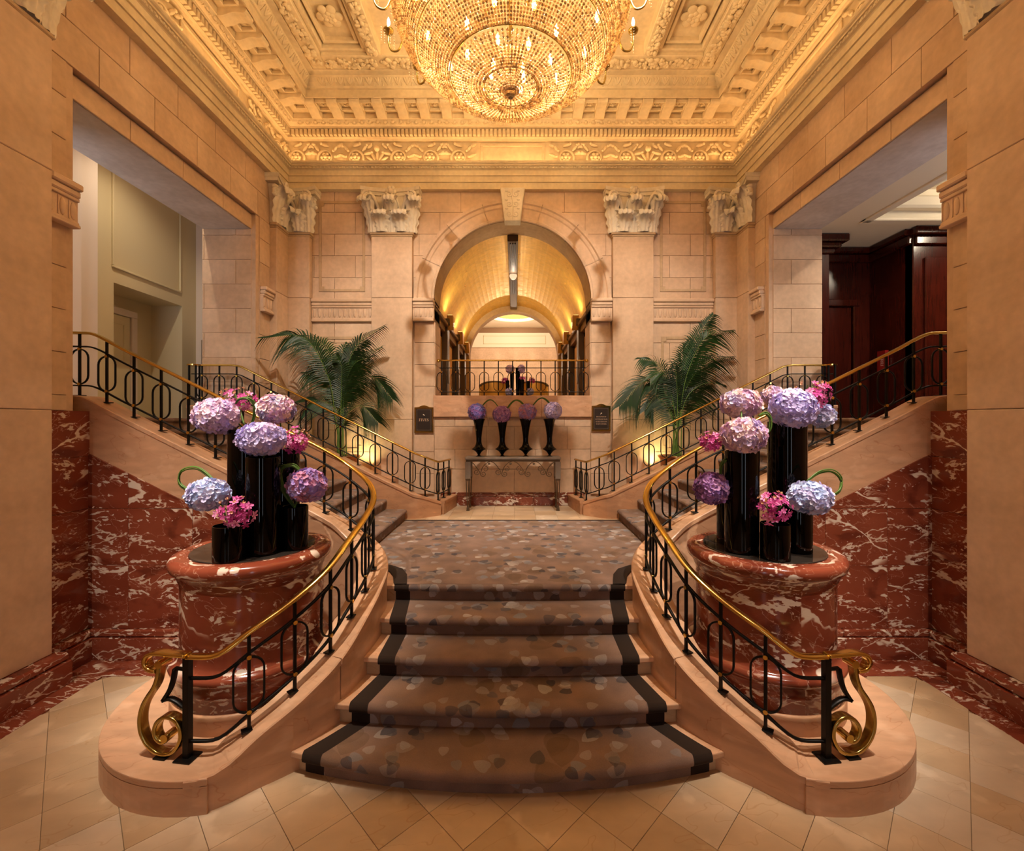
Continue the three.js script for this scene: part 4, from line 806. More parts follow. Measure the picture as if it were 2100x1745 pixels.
const VR_ = { mid: [vx_(1521, 3.2), 3.2, 0.113, 0.72], tall: [vx_(1614, 3.46), 3.46, 0.135, 0.93], side: [vx_(1500, 3.425), 3.425, 0.105, 0.31], low: [vx_(1590, 3.03), 3.03, 0.092, 0.24], end: [vx_(1635, 3.2), 3.2, 0.095, 0.30] };
cylinderVase(...VL.tall, 'tallest black glass cylinder vase, behind the lilac hydrangeas near the cream hall', LA);
cylinderVase(...VL.mid, 'tall black glass cylinder vase below the oval lilac hydrangea, near the cream hall', LA);
cylinderVase(...VL.back, 'tall black glass vase below the magenta orchids, toward the cream hall handrail', LA);
cylinderVase(...VL.low, 'short black glass cylinder vase below drooping magenta orchids near the cream hall', LA);
cylinderVase(...VL.side, 'short black glass cylinder vase with a looped bunch of grass near the cream hall', LA);
cylinderVase(...VR_.mid, 'tall black glass cylinder vase below the pink and pale blue hydrangea near the mahogany hall', RA);
cylinderVase(...VR_.tall, 'tallest black glass cylinder vase, below the big violet hydrangea near the mahogany hall', RA);
cylinderVase(...VR_.side, 'short black glass cylinder vase below the round mauve hydrangea near the mahogany hall', RA);
cylinderVase(...VR_.low, 'short black glass cylinder vase below the upright magenta orchids near the mahogany hall', RA);
cylinderVase(...VR_.end, 'short black glass cylinder vase below the pale blue hydrangea near the mahogany hall', RA);

const lin = (h) => { const c = new THREE.Color(h); return [c.r, c.g, c.b]; };
function petals(out, col, o, n, size, count, wide, cup, c) {
  const a = V(n.y, n.z, -n.x).cross(n).normalize(), b = V().crossVectors(n, a), rot = rnd() * 6.28;
  for (let k = 0; k < count; k++) {
    const t = rot + k / count * 2 * Math.PI + rr(-0.12, 0.12), e = a.clone().multiplyScalar(Math.cos(t)).addScaledVector(b, Math.sin(t)), w = V().crossVectors(n, e), sz = size * rr(0.85, 1.15);
    const P = (l, s, u) => o.clone().addScaledVector(e, l * sz).addScaledVector(w, s * sz * wide).addScaledVector(n, u * sz);
    const q = [P(0, 0, 0), P(0.45, -0.45, cup * 0.3), P(0.85, -0.34, cup * 0.75), P(1.0, 0, cup * 0.8), P(0.85, 0.34, cup * 0.75), P(0.45, 0.45, cup * 0.3), P(0.55, 0, cup * 0.1)];
    for (const [i, j] of [[0, 1], [1, 2], [2, 3], [3, 4], [4, 5], [5, 0]]) { for (const p of [q[6], q[i], q[j]]) { out.push(p.x, p.y, p.z); const f = 1; col.push(c[0] * f, c[1] * f, c[2] * f); } }
  }
}
function colored(pos, col) { const g = new THREE.BufferGeometry(); g.setAttribute('position', new THREE.Float32BufferAttribute(pos, 3)); g.setAttribute('color', new THREE.Float32BufferAttribute(col, 3)); g.computeVertexNormals(); return g; }
const PAL = {
  lilac: [0xe0bede, 0xd2aedb, 0xecccdf, 0xc3aae2, 0xe2cbe8], pinklilac: [0xefc4d2, 0xe0b4d9, 0xf0cfcc, 0xcbb3de, 0xc9c4e6], violet: [0xc3b0e6, 0xb3a4e2, 0xd8c0e6, 0xc6bcf0, 0xe2cfea], blue: [0xa9bbe8, 0xb9c8ec, 0xc6bce6, 0xd8d2ea, 0x9fb2e4],
  mauve: [0xb884c0, 0xa874b8, 0xc592c4, 0x9f7cc8, 0xcb9cc6], rose: [0xc090c6, 0xa68bd0, 0xd28fb0, 0xb59ad0, 0xcf8ba6], deep: [0x8a78d0, 0x9c86d8, 0xb07cc8, 0x7f84d6, 0xa692e0], magenta: [0xd24a9c, 0xe573b4, 0xb8327f, 0xf09cc9, 0xc93c92],
};
const PALE = { lilac: 0.1, pinklilac: 0.08, violet: 0.1, blue: 0.12 };
for (const k in PAL) PAL[k] = PAL[k].map((h) => lin(h).map((v) => mix(v, 1, PALE[k] ?? 0)));
function hydrangeaGeo(rx, ry, rz, pal, n, size) {
  const pos = [], col = [], off = rnd() * 50, palette = PAL[pal];
  for (let i = 0; i < n; i++) {
    const y = 1 - 2 * (i + 0.5) / n, a = i * 2.39996, r = Math.sqrt(1 - y * y), lump = 1 + 0.09 * Math.sin(5 * a + off) * r + rr(-0.05, 0.05);
    const nn = V(r * Math.cos(a), y, r * Math.sin(a)), o = V(nn.x * rx * lump, nn.y * ry * lump, nn.z * rz * lump);
    const k = clamp(Math.floor((0.5 + 0.55 * noise(nn.x * 1.3 + off, nn.y * 1.3 + nn.z, 256) + rr(-0.18, 0.18)) * palette.length), 0, palette.length - 1), b = rr(0.86, 1.08);
    const tilt = nn.clone().add(V(rr(-0.35, 0.35), rr(-0.35, 0.35), rr(-0.35, 0.35))).normalize();
    petals(pos, col, o, tilt, size, 4, 1.05, 0.35, palette[k].map((v) => Math.min(1, v * b)));
  }
  return colored(pos, col);
}
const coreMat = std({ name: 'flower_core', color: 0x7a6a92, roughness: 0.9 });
function hydrangea(at, r, pal, label, group, mouth, n = 300, size = 0.024) {
  n = Math.round(n * 0.72); size *= 1.35;
  const rx = r[0] * 0.83, ry = r[1] * 0.84, h = thing('hydrangea', at, label, 'flower', group);
  mesh('flower_head', hydrangeaGeo(rx, ry, (rx + ry) / 2, pal, n, size), petalMat, h, { keepUV: true });
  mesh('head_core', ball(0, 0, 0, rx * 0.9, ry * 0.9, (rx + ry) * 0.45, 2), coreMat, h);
  if (mouth) { const e = mouth.clone().sub(at); mesh('stem', tube([V(0, 0, 0), V(e.x * 0.6, e.y * 0.3, e.z * 0.6), e], 0.006, 10, 6), grassMat, h); }
  return h;
}
function orchid(at, r, label, group, mouth, n = 46, size = 0.03) {
  const [rx, ry] = r, o = thing('orchid_spray', at, label, 'flower', group), pos = [], col = [];
  for (let i = 0; i < n; i++) {
    const v = V(rr(-1, 1), rr(-1, 1), rr(-1, 1)); if (v.lengthSq() > 1) { i--; continue; }
    const nn = v.clone().add(V(0, 0.1, 0.3)).normalize(), q = V(v.x * rx, v.y * ry, v.z * rx * 0.8), c = PAL.magenta[Math.floor(rnd() * 5)], b = rr(0.8, 1.1);
    petals(pos, col, q, nn, size * rr(0.75, 1.15), 5, 0.62, 0.25, c.map((x) => Math.min(1, x * b)));
    petals(pos, col, q.clone().addScaledVector(nn, 0.004), nn, size * 0.3, 3, 0.8, 0.8, lin(0xa82470));
  }
  for (let i = 0; i < 8; i++) { const v = V(rr(-1, 1), rr(0.2, 1), rr(-0.4, 1)).normalize(); petals(pos, col, V(v.x * rx, v.y * ry, v.z * rx * 0.8), v, size * 0.4, 4, 0.9, 1.2, lin(0xd9a27c)); }
  mesh('blossoms', colored(pos, col), petalMat, o, { keepUV: true });
  const e = mouth ? mouth.clone().sub(at) : V(0, -ry * 1.6, 0), st = [];
  for (let k = 0; k < 5; k++) { const v = V(rr(-0.7, 0.7) * rx, rr(-0.2, 0.8) * ry, rr(-0.5, 0.5) * rx); st.push(tube([e, e.clone().multiplyScalar(0.4), v], 0.004, 8, 5)); }
  mesh('stems', join(st), grassMat, o);
  return o;
}
function grassLoop(pts, label, group, n = 5) {
  const base = pts[0], g = thing('grass_loop', base, label, 'grass', group);
  for (let k = 0; k < n; k++) { const j = V(rr(-0.011, 0.011), rr(-0.011, 0.011), rr(-0.011, 0.011)); mesh('blade', tube(pts.map((p, i) => p.clone().sub(base).add(j.clone().multiplyScalar(i === 0 || i === pts.length - 1 ? 0.5 : 1))), 0.0042, 26, 5), grassMat, g); }
}
{
  const G = 'flowers on the pedestal toward the cream hall', m = ([x, d, , h]) => V(x, trayTop + h - 0.02, -d);
  hydrangea(px(445, 853, 3.35), [0.172, 0.140], 'lilac', 'largest pale lilac hydrangea head, leaning out toward the cream hall', G, m(VL.tall), 330);
  hydrangea(px(565, 839, 3.45), [0.152, 0.118], 'pinklilac', 'blush pink and lilac hydrangea above the oval lilac one, near the cream hall', G, m(VL.back), 300);
  hydrangea(px(537, 900, 3.13), [0.172, 0.122], 'violet', 'wide oval lilac hydrangea in front of the tall vases near the cream hall', G, m(VL.mid), 330);
  hydrangea(px(428, 1014, 3.05), [0.142, 0.112], 'blue', 'pale blue hydrangea leaning over the drooping orchids near the cream hall', G, m(VL.low), 280);
  hydrangea(px(630, 995, 3.28), [0.148, 0.130], 'rose', 'dusky purple and rose hydrangea over the short vase beside the curved handrail', G, m(VL.side), 280);
  orchid(px(488, 820, 3.55), [0.15, 0.095], 'pink orchid spray behind the largest lilac hydrangea', G, m(VL.tall), 50);
  orchid(px(604, 902, 3.36), [0.105, 0.095], 'magenta orchids beside the wide oval lilac hydrangea', G, m(VL.back), 44);
  orchid(px(482, 1052, 2.97), [0.125, 0.105], 'magenta orchids drooping over the rim of the short vase near the cream hall', G, m(VL.low), 52);
  grassLoop([px(440, 1030, 3.08), px(395, 1010, 3.12), px(367, 990, 3.15), px(372, 966, 3.15), px(400, 959, 3.15), px(430, 978, 3.12), px(447, 1000, 3.08)], 'bunch of grass looped beside the pale blue hydrangea near the cream hall', G);
  grassLoop([m(VL.side), px(583, 1010, 3.26), px(573, 975, 3.24), px(580, 957, 3.24), px(600, 955, 3.26), px(618, 970, 3.28)], 'bunch of grass looped up from the short vase by the curved handrail', G, 6);
  grassLoop([px(484, 828, 3.42), px(492, 820, 3.4), px(510, 819, 3.4), px(522, 830, 3.42), px(523, 850, 3.44), px(516, 872, 3.45)], 'bunch of grass bent between the two upper hydrangeas near the cream hall', G);
}
{
  const G = 'flowers on the pedestal toward the mahogany hall', m = ([x, d, , h]) => V(x, trayTop + h - 0.02, -d);
  hydrangea(px(1520, 827, 3.42), [0.158, 0.115], 'pinklilac', 'mauve pink hydrangea standing above the pink and pale blue one', G, m(VR_.mid), 300);
  hydrangea(px(1626, 838, 3.36), [0.178, 0.162], 'violet', 'largest violet hydrangea above the tallest vase near the mahogany hall', G, m(VR_.tall), 340);
  hydrangea(px(1525, 893, 3.12), [0.162, 0.130], 'pinklilac', 'pink and pale blue hydrangea above the tall vase near the mahogany hall', G, m(VR_.mid), 320);
  hydrangea(px(1586, 812, 3.56), [0.085, 0.075], 'pinklilac', 'small pink hydrangea behind the largest violet one', G, m(VR_.tall), 130);
  hydrangea(px(1460, 1001, 3.25), [0.130, 0.122], 'mauve', 'round mauve hydrangea hanging beside the vases over the curved handrail toward the mahogany hall', G, m(VR_.side), 260);
  hydrangea(px(1660, 1020, 3.10), [0.148, 0.118], 'blue', 'pale blue and blush hydrangea leaning toward the mahogany hall', G, m(VR_.end), 290);
  hydrangea(px(1686, 852, 3.5), [0.088, 0.095], 'blue', 'small blue hydrangea below the pink orchids near the mahogany hall', G, m(VR_.tall), 140);
  orchid(px(1667, 812, 3.42), [0.135, 0.125], 'tall pink orchid spray rising behind the largest violet hydrangea', G, m(VR_.tall), 56);
  orchid(px(1460, 905, 3.2), [0.09, 0.072], 'magenta orchids reaching past the pink and pale blue hydrangea', G, m(VR_.mid), 36);
  orchid(px(1588, 1043, 2.98), [0.115, 0.115], 'upright magenta orchids in the short front vase near the mahogany hall', G, m(VR_.low), 52);
  grassLoop([px(1656, 985, 3.12), px(1680, 968, 3.14), px(1708, 966, 3.16), px(1725, 982, 3.17), px(1722, 1004, 3.16), px(1700, 1020, 3.12)], 'bunch of grass looped beside the pale blue hydrangea near the mahogany hall', G);
  grassLoop([px(1478, 975, 3.22), px(1482, 950, 3.2), px(1494, 940, 3.2), px(1508, 948, 3.2), px(1513, 970, 3.22), px(1502, 1010, 3.26), m(VR_.side)], 'bunch of grass looped beside the round mauve hydrangea', G);
  grassLoop([px(1556, 852, 3.3), px(1568, 846, 3.28), px(1578, 856, 3.28), px(1578, 876, 3.28), px(1570, 892, 3.3)], 'bunch of grass bent between the hydrangeas near the mahogany hall', G, 4);
}

// ================================================================ CONSOLE TABLE WITH TRUMPET VASES
{
  const t = thing('console_table', V(0.01, 0.75, -7.43), 'bronze console table with iron scrollwork under four black trumpet vases', 'table');
  mesh('table_top', cbox(-0.78, 0.78, 0.835, 0.875, -0.17, 0.17, 0.006), greyStone, t);
  mesh('table_frame', join([cbox(-0.77, 0.77, 0.80, 0.845, 0.13, 0.155, 0.004), cbox(-0.77, 0.77, 0.80, 0.845, -0.155, -0.13, 0.004), cbox(-0.77, -0.745, 0.80, 0.845, -0.13, 0.13, 0.004), cbox(0.745, 0.77, 0.80, 0.845, -0.13, 0.13, 0.004)]), bronze, t);
  for (const sx of [-1, 1]) for (const sz of [-1, 1]) {
    const g = new THREE.Group(); g.name = 'leg'; t.add(g); g.position.set(sx * 0.735, 0, sz * 0.14);
    mesh('leg_panel', cbox(-0.045, 0.045, 0.52, 0.80, -0.014, 0.014, 0.004), greyStone, g);
    mesh('leg_collar', cbox(-0.04, 0.04, 0.495, 0.525, -0.02, 0.02, 0.005), bronze, g);
    for (const k of [-1, 1]) mesh('leg_rod', tube([V(k * 0.03, 0.5, 0), V(k * 0.012 - sx * 0.004, 0.06, 0)], 0.0085, 3, 6), bronze, g);
    mesh('foot', lathe([[0, 0], [0.028, 0], [0.03, 0.01], [0.022, 0.025], [0.026, 0.04], [0.016, 0.06], [0, 0.06]], 14), bronze, g);
  }
  for (const x of [-0.54, -0.19, 0.19, 0.54]) {
    const sg = x < 0 ? 1 : -1;
    mesh('iron_scroll', join([spiral(x - 0.055, 0.63, 0.05, 0.012, 0.3, 1.4, -1, 22, 0.0075), spiral(x + 0.055, 0.60, 0.05, 0.012, 2.8, 1.4, 1, 22, 0.0075), spiral(x + sg * 0.09, 0.68, 0.045, 0.01, 1.6, 1.3, -sg, 20, 0.006),
      tube([V(x - 0.17, 0.80, 0), V(x - 0.12, 0.78, 0), V(x - 0.05, 0.70, 0), V(x - 0.008, 0.635, 0)], 0.007, 12), tube([V(x + 0.17, 0.80, 0), V(x + 0.12, 0.785, 0), V(x + 0.04, 0.70, 0), V(x + 0.008, 0.60, 0)], 0.007, 12), ball(x + 0.15, 0.765, 0, 0.022, 0.016, 0.01)]).translate(0, 0, 0.142), bronze, t);
  }
  const G = 'black trumpet vases on the console table', GF = 'blue hydrangeas in the trumpet vases';
  const names = [['black glass trumpet vase on the console at the end toward the cream hall', 'deep blue hydrangea in the trumpet vase at the cream hall end'], ['black glass trumpet vase on the console, second from the cream hall end', 'violet hydrangea in the second trumpet vase from the cream hall end'], ['black glass trumpet vase on the console, second from the mahogany hall end', 'blue and pink hydrangea in the second trumpet vase from the mahogany hall end'], ['black glass trumpet vase on the console at the end toward the mahogany hall', 'pale violet blue hydrangea in the trumpet vase at the mahogany hall end']];
  const heads = [[978, 845, 'deep'], [1029, 850, 'mauve'], [1081, 845, 'rose'], [1134, 842, 'violet']], vx = [982, 1030, 1078, 1127], tops = [];
  vx.forEach((x, i) => {
    const X = 0.05 + (x - 1057) / F * 7.43, v = thing('trumpet_vase', V(X, 1.625, -7.43), names[i][0], 'vase', G);
    mesh('vase_foot', lathe([[0, 0], [0.05, 0], [0.052, 0.006], [0.03, 0.014], [0.018, 0.024], [0.022, 0.032], [0, 0.034]], 24), clearGlass, v);
    mesh('vase_body', lathe([[0, 0.034], [0.022, 0.034], [0.03, 0.05], [0.048, 0.075], [0.08, 0.10], [0.118, 0.117], [0.122, 0.121], [0.118, 0.126], [0.09, 0.145], [0.066, 0.17], [0.051, 0.205], [0.044, 0.25], [0.046, 0.32], [0.055, 0.40], [0.068, 0.49], [0.088, 0.58], [0.106, 0.625], [0.102, 0.625], [0.084, 0.58], [0.063, 0.49], [0.05, 0.40], [0, 0.38]], 36), blackGlass, v);
    const [hx, hy, pal] = heads[i], at = px(hx, hy, 7.40);
    hydrangea(at, [0.165, 0.16], pal, names[i][1], GF, V(X, 1.625 + 0.45, -7.43), 460, 0.0165); tops.push(at);
  });
  const arcs = ['grass arching between the deep blue and violet hydrangeas on the console', 'grass arching between the violet and the blue and pink hydrangea on the console', 'grass arching between the blue and pink and the pale violet blue hydrangea on the console'];
  for (let i = 0; i < 3; i++) { const a = tops[i], b = tops[i + 1]; grassLoop(Array.from({ length: 9 }, (_, k) => { const t = k / 8, u = 0.09 + t * (b.x - a.x - 0.13); return V(a.x + u, mix(a.y, b.y, t) + 0.10 + 0.12 * Math.sin(Math.PI * t), a.z); }), arcs[i], 'grass over the console table', 8); }
}

// ================================================================ SIGNS
function sign(at, w, h, lines, arrow, label) {
  const s = thing('wall_sign', at, label, 'sign'), p = [[-w / 2, -h / 2], [w / 2, -h / 2], [w / 2, h / 2 - 0.03], [w / 2 - 0.06, h / 2 - 0.025]];
  for (let i = 0; i <= 10; i++) { const t = i / 10; p.push([mix(w / 2 - 0.08, -w / 2 + 0.08, t), h / 2 - 0.022 + 0.028 * Math.sin(Math.PI * t)]); }
  p.push([-w / 2 + 0.06, h / 2 - 0.025], [-w / 2, h / 2 - 0.03]);
  mesh('sign_frame', upright(p, -0.028, 0, [], 0.004), brassDark, s);
  const cw = 384, ch = Math.round(cw * (h - 0.09) / (w - 0.06)), cv = document.createElement('canvas'); cv.width = cw; cv.height = ch; const x = cv.getContext('2d');
  x.fillStyle = '#2b211c'; x.fillRect(0, 0, cw, ch);
  x.strokeStyle = '#8a7358'; x.lineWidth = 3; x.strokeRect(26, 26, cw - 52, ch - 52); x.lineWidth = 1.5; x.strokeRect(18, 18, cw - 36, ch - 36);
  for (const [a, b] of [[30, 30], [cw - 30, 30], [30, ch - 30], [cw - 30, ch - 30]]) { x.beginPath(); x.arc(a, b, 12, 0, 6.3); x.stroke(); }
  x.save(); x.translate(cw / 2, ch * 0.27); x.rotate(arrow); x.fillStyle = '#e6d6bf'; x.beginPath(); x.moveTo(0, -30); x.lineTo(20, 4); x.lineTo(6, -2); x.lineTo(5, 30); x.lineTo(-5, 30); x.lineTo(-6, -2); x.lineTo(-20, 4); x.closePath(); x.fill(); x.restore();
  x.fillStyle = '#c9a98a'; x.textAlign = 'center'; x.textBaseline = 'middle';
  for (const [txt, size, y] of lines) { x.font = size + 'px serif'; x.fillText(txt, cw / 2, ch * y); }
  const t = new THREE.CanvasTexture(cv); t.colorSpace = THREE.SRGBColorSpace;
  const g = new THREE.BoxGeometry(w - 0.06, h - 0.09, 0.004).translate(0, -0.012, 0.03);
  mesh('sign_face', g, [0, 1, 2, 3, 5].reduce((m, i) => { m[i] = iron; return m; }, [, , , , std({ name: 'sign_print', map: t, roughness: 0.4 })]), s, { keepUV: true });
}
sign(V(-1.53, 2.245, -7.725), 0.33, 0.47, [['FIVES', 88, 0.50]], -Math.PI / 4, 'dark bronze framed sign reading FIVES beside the arch');
sign(V(1.53, 2.27, -7.725), 0.33, 0.47, [['RECEPTION', 44, 0.42], ['GOTHAM BAR', 44, 0.53], ['GUESTROOM', 44, 0.64], ['ELEVATORS', 44, 0.75]], Math.PI / 4, 'dark bronze framed sign listing reception and elevators beside the arch');

// ================================================================ PALMS
const frondCols = [lin(0x9fd08a), lin(0xd8ffb8), lin(0x7fae6a), lin(0xb9e89a)];
function palm(bx, d, list, label, s) {
  const base = V(bx, 1.27, -d), p = thing('potted_palm', base, label, 'plant');
  mesh('pot', lathe([[0, 0], [0.16, 0], [0.2, 0.04], [0.24, 0.2], [0.25, 0.32], [0.285, 0.36], [0.29, 0.38], [0.27, 0.385], [0.24, 0.36], [0, 0.36]], 32), potMat, p);
  mesh('soil', lathe([[0, 0.375], [0.12, 0.372], [0.24, 0.362]], 20), soilMat, p);
  list.forEach((f, fi) => {
    const g = new THREE.Group(); g.name = 'frond'; p.add(g);
    const dd = f.dz ?? rr(-0.25, 0.1), o = V(rr(-0.07, 0.07), 0.36, rr(-0.07, 0.07));
    const pts = [o, ...f.p.map(([x, y], i) => px(x, y, d + dd * (i + 1) / f.p.length).sub(base))];
    const mid = o.clone().lerp(pts[1], 0.5); mid.x = mix(o.x, pts[1].x, 0.32); pts.splice(1, 0, mid);
    const line = curve(pts, 60), L = []; let cum = [0]; for (let i = 1; i < line.length; i++) cum.push(cum[i - 1] + line[i].distanceTo(line[i - 1])); const len = cum[cum.length - 1];
    mesh('rachis', sweep(line, ring(0.009, 0.009, 5), { size: (t) => 1.1 - 0.9 * t }), stemMat, g);
    const pos = [], col = [], start = f.start ?? 0.47, n = Math.round(len * (1 - start) / 0.031), c0 = frondCols[fi % 4];
    for (let k = 0; k < n; k++) for (const sd of [-1, 1]) {
      const t = start + (1 - start) * (k + 0.5) / n, i = clamp(Math.floor(t * 60), 0, 59), q = line[i].clone().lerp(line[i + 1], t * 60 - i), tan = line[i + 1].clone().sub(line[i]).normalize();
      let side = V().crossVectors(tan, V(0.25, 0.55, 0.85)).normalize().multiplyScalar(sd);
      const u = (t - start) / (1 - start), ll = (0.42 * Math.sin(Math.PI * (0.16 + 0.78 * u)) + 0.06) * rr(0.85, 1.1) * (f.k ?? 1), w = 0.0145 * rr(0.8, 1.1);
      const dir = tan.clone().multiplyScalar(0.75 + 0.5 * u).add(side).add(V(0, -0.1, 0.15 * sd)).normalize(), b = rr(0.75, 1.1), m = 4, wv = V().crossVectors(dir, V(side.z, 0.4, -side.x)).normalize();
      let prev = null;
      for (let j = 0; j <= m; j++) {
        const v = j / m, c = q.clone().addScaledVector(dir, ll * v).add(V(0, -0.62 * ll * v * v, 0)), ww = w * (v < 0.2 ? 0.5 + 2.5 * v : 1 - (v - 0.2) / 0.8 * 0.97), a = c.clone().addScaledVector(wv, ww), e = c.clone().addScaledVector(wv, -ww), ce = c.clone().add(V(0, -0.004 * (1 - v), 0));
        if (prev) for (const tri of [[prev[0], prev[1], a], [a, prev[1], ce], [prev[1], prev[2], ce], [ce, prev[2], e]]) for (const z of tri) { pos.push(z.x, z.y, Math.max(z.z, -7.60 - base.z)); col.push(c0[0] * b, c0[1] * b, c0[2] * b); }
        prev = [a, ce, e];
      }
    }
    mesh('leaflets', colored(pos, col), leafMat, g, { keepUV: true });
  });
}
palm(-2.78, 7.28, [
  { p: [[672, 770], [622, 692], [537, 693]], dz: -0.62 }, { p: [[685, 770], [655, 702], [600, 688]], dz: 0.1 }, { p: [[708, 770], [735, 705], [789, 668]] }, { p: [[716, 785], [745, 738], [783, 712]], dz: -0.15 }, { p: [[722, 800], [762, 772], [805, 818]] },
  { p: [[690, 805], [660, 770], [624, 766]], dz: -0.2 }, { p: [[715, 845], [740, 832], [776, 866]], start: 0.35, dz: -0.2 }, { p: [[690, 840], [655, 822], [608, 826]], start: 0.35 }, { p: [[700, 755], [703, 718], [712, 704]], dz: 0.1 }, { p: [[708, 790], [728, 745], [768, 730]] },
  { p: [[712, 810], [742, 788], [792, 792]], dz: 0.1 }, { p: [[694, 780], [676, 742], [640, 742]], dz: -0.1 }, { p: [[700, 790], [700, 750], [690, 730]], dz: -0.25 }, { p: [[706, 775], [722, 722], [757, 700]], dz: 0.05 }],
  'tall potted palm behind the railing of the flight to the cream painted hall', -1);
palm(2.67, 7.28, [
  { p: [[1400, 765], [1430, 692], [1463, 645]] }, { p: [[1410, 765], [1450, 690], [1502, 678]] }, { p: [[1408, 795], [1450, 742], [1503, 732]] }, { p: [[1362, 775], [1345, 742], [1313, 736]] }, { p: [[1358, 800], [1325, 782], [1270, 833]], dz: -0.2 },
  { p: [[1372, 790], [1360, 762], [1335, 775]], dz: -0.25 }, { p: [[1412, 810], [1450, 785], [1483, 790]] }, { p: [[1396, 765], [1404, 718], [1414, 700]] }, { p: [[1368, 835], [1345, 815], [1322, 842]], start: 0.35, dz: -0.2 }, { p: [[1400, 840], [1430, 812], [1458, 826]], start: 0.35 },
  { p: [[1388, 790], [1384, 755], [1378, 745]], dz: -0.2 }, { p: [[1394, 800], [1415, 765], [1445, 765]], dz: 0.1 }, { p: [[1380, 820], [1372, 780], [1355, 770]], dz: 0.1 }],
  'tall potted palm behind the railing of the flight to the mahogany hall', 1);
// small uplights standing behind the pots
for (const [x, l] of [[-2.52, 'small uplight behind the palm toward the cream hall'], [2.44, 'small uplight behind the palm toward the mahogany hall']]) {
  const u = thing('uplight_lamp', V(x, 1.27, -7.52), l, 'lamp');
  mesh('lamp_can', lathe([[0, 0], [0.05, 0], [0.055, 0.1], [0.05, 0.11], [0.045, 0.1], [0, 0.09]], 20), iron, u);
  glow('lamp_lens', lathe([[0, 0.095], [0.042, 0.097]], 16), 4, 0xffdf8a, u);
  const p = new THREE.SpotLight(new THREE.Color(1, 0.82, 0.38), UPLIGHT_CD, 0, 1.15, 0.8, 2); p.position.set(x, 1.40, -7.50); p.target.position.set(x * 1.01, 2.6, -7.66); p.castShadow = true; scene.add(p, p.target);
}

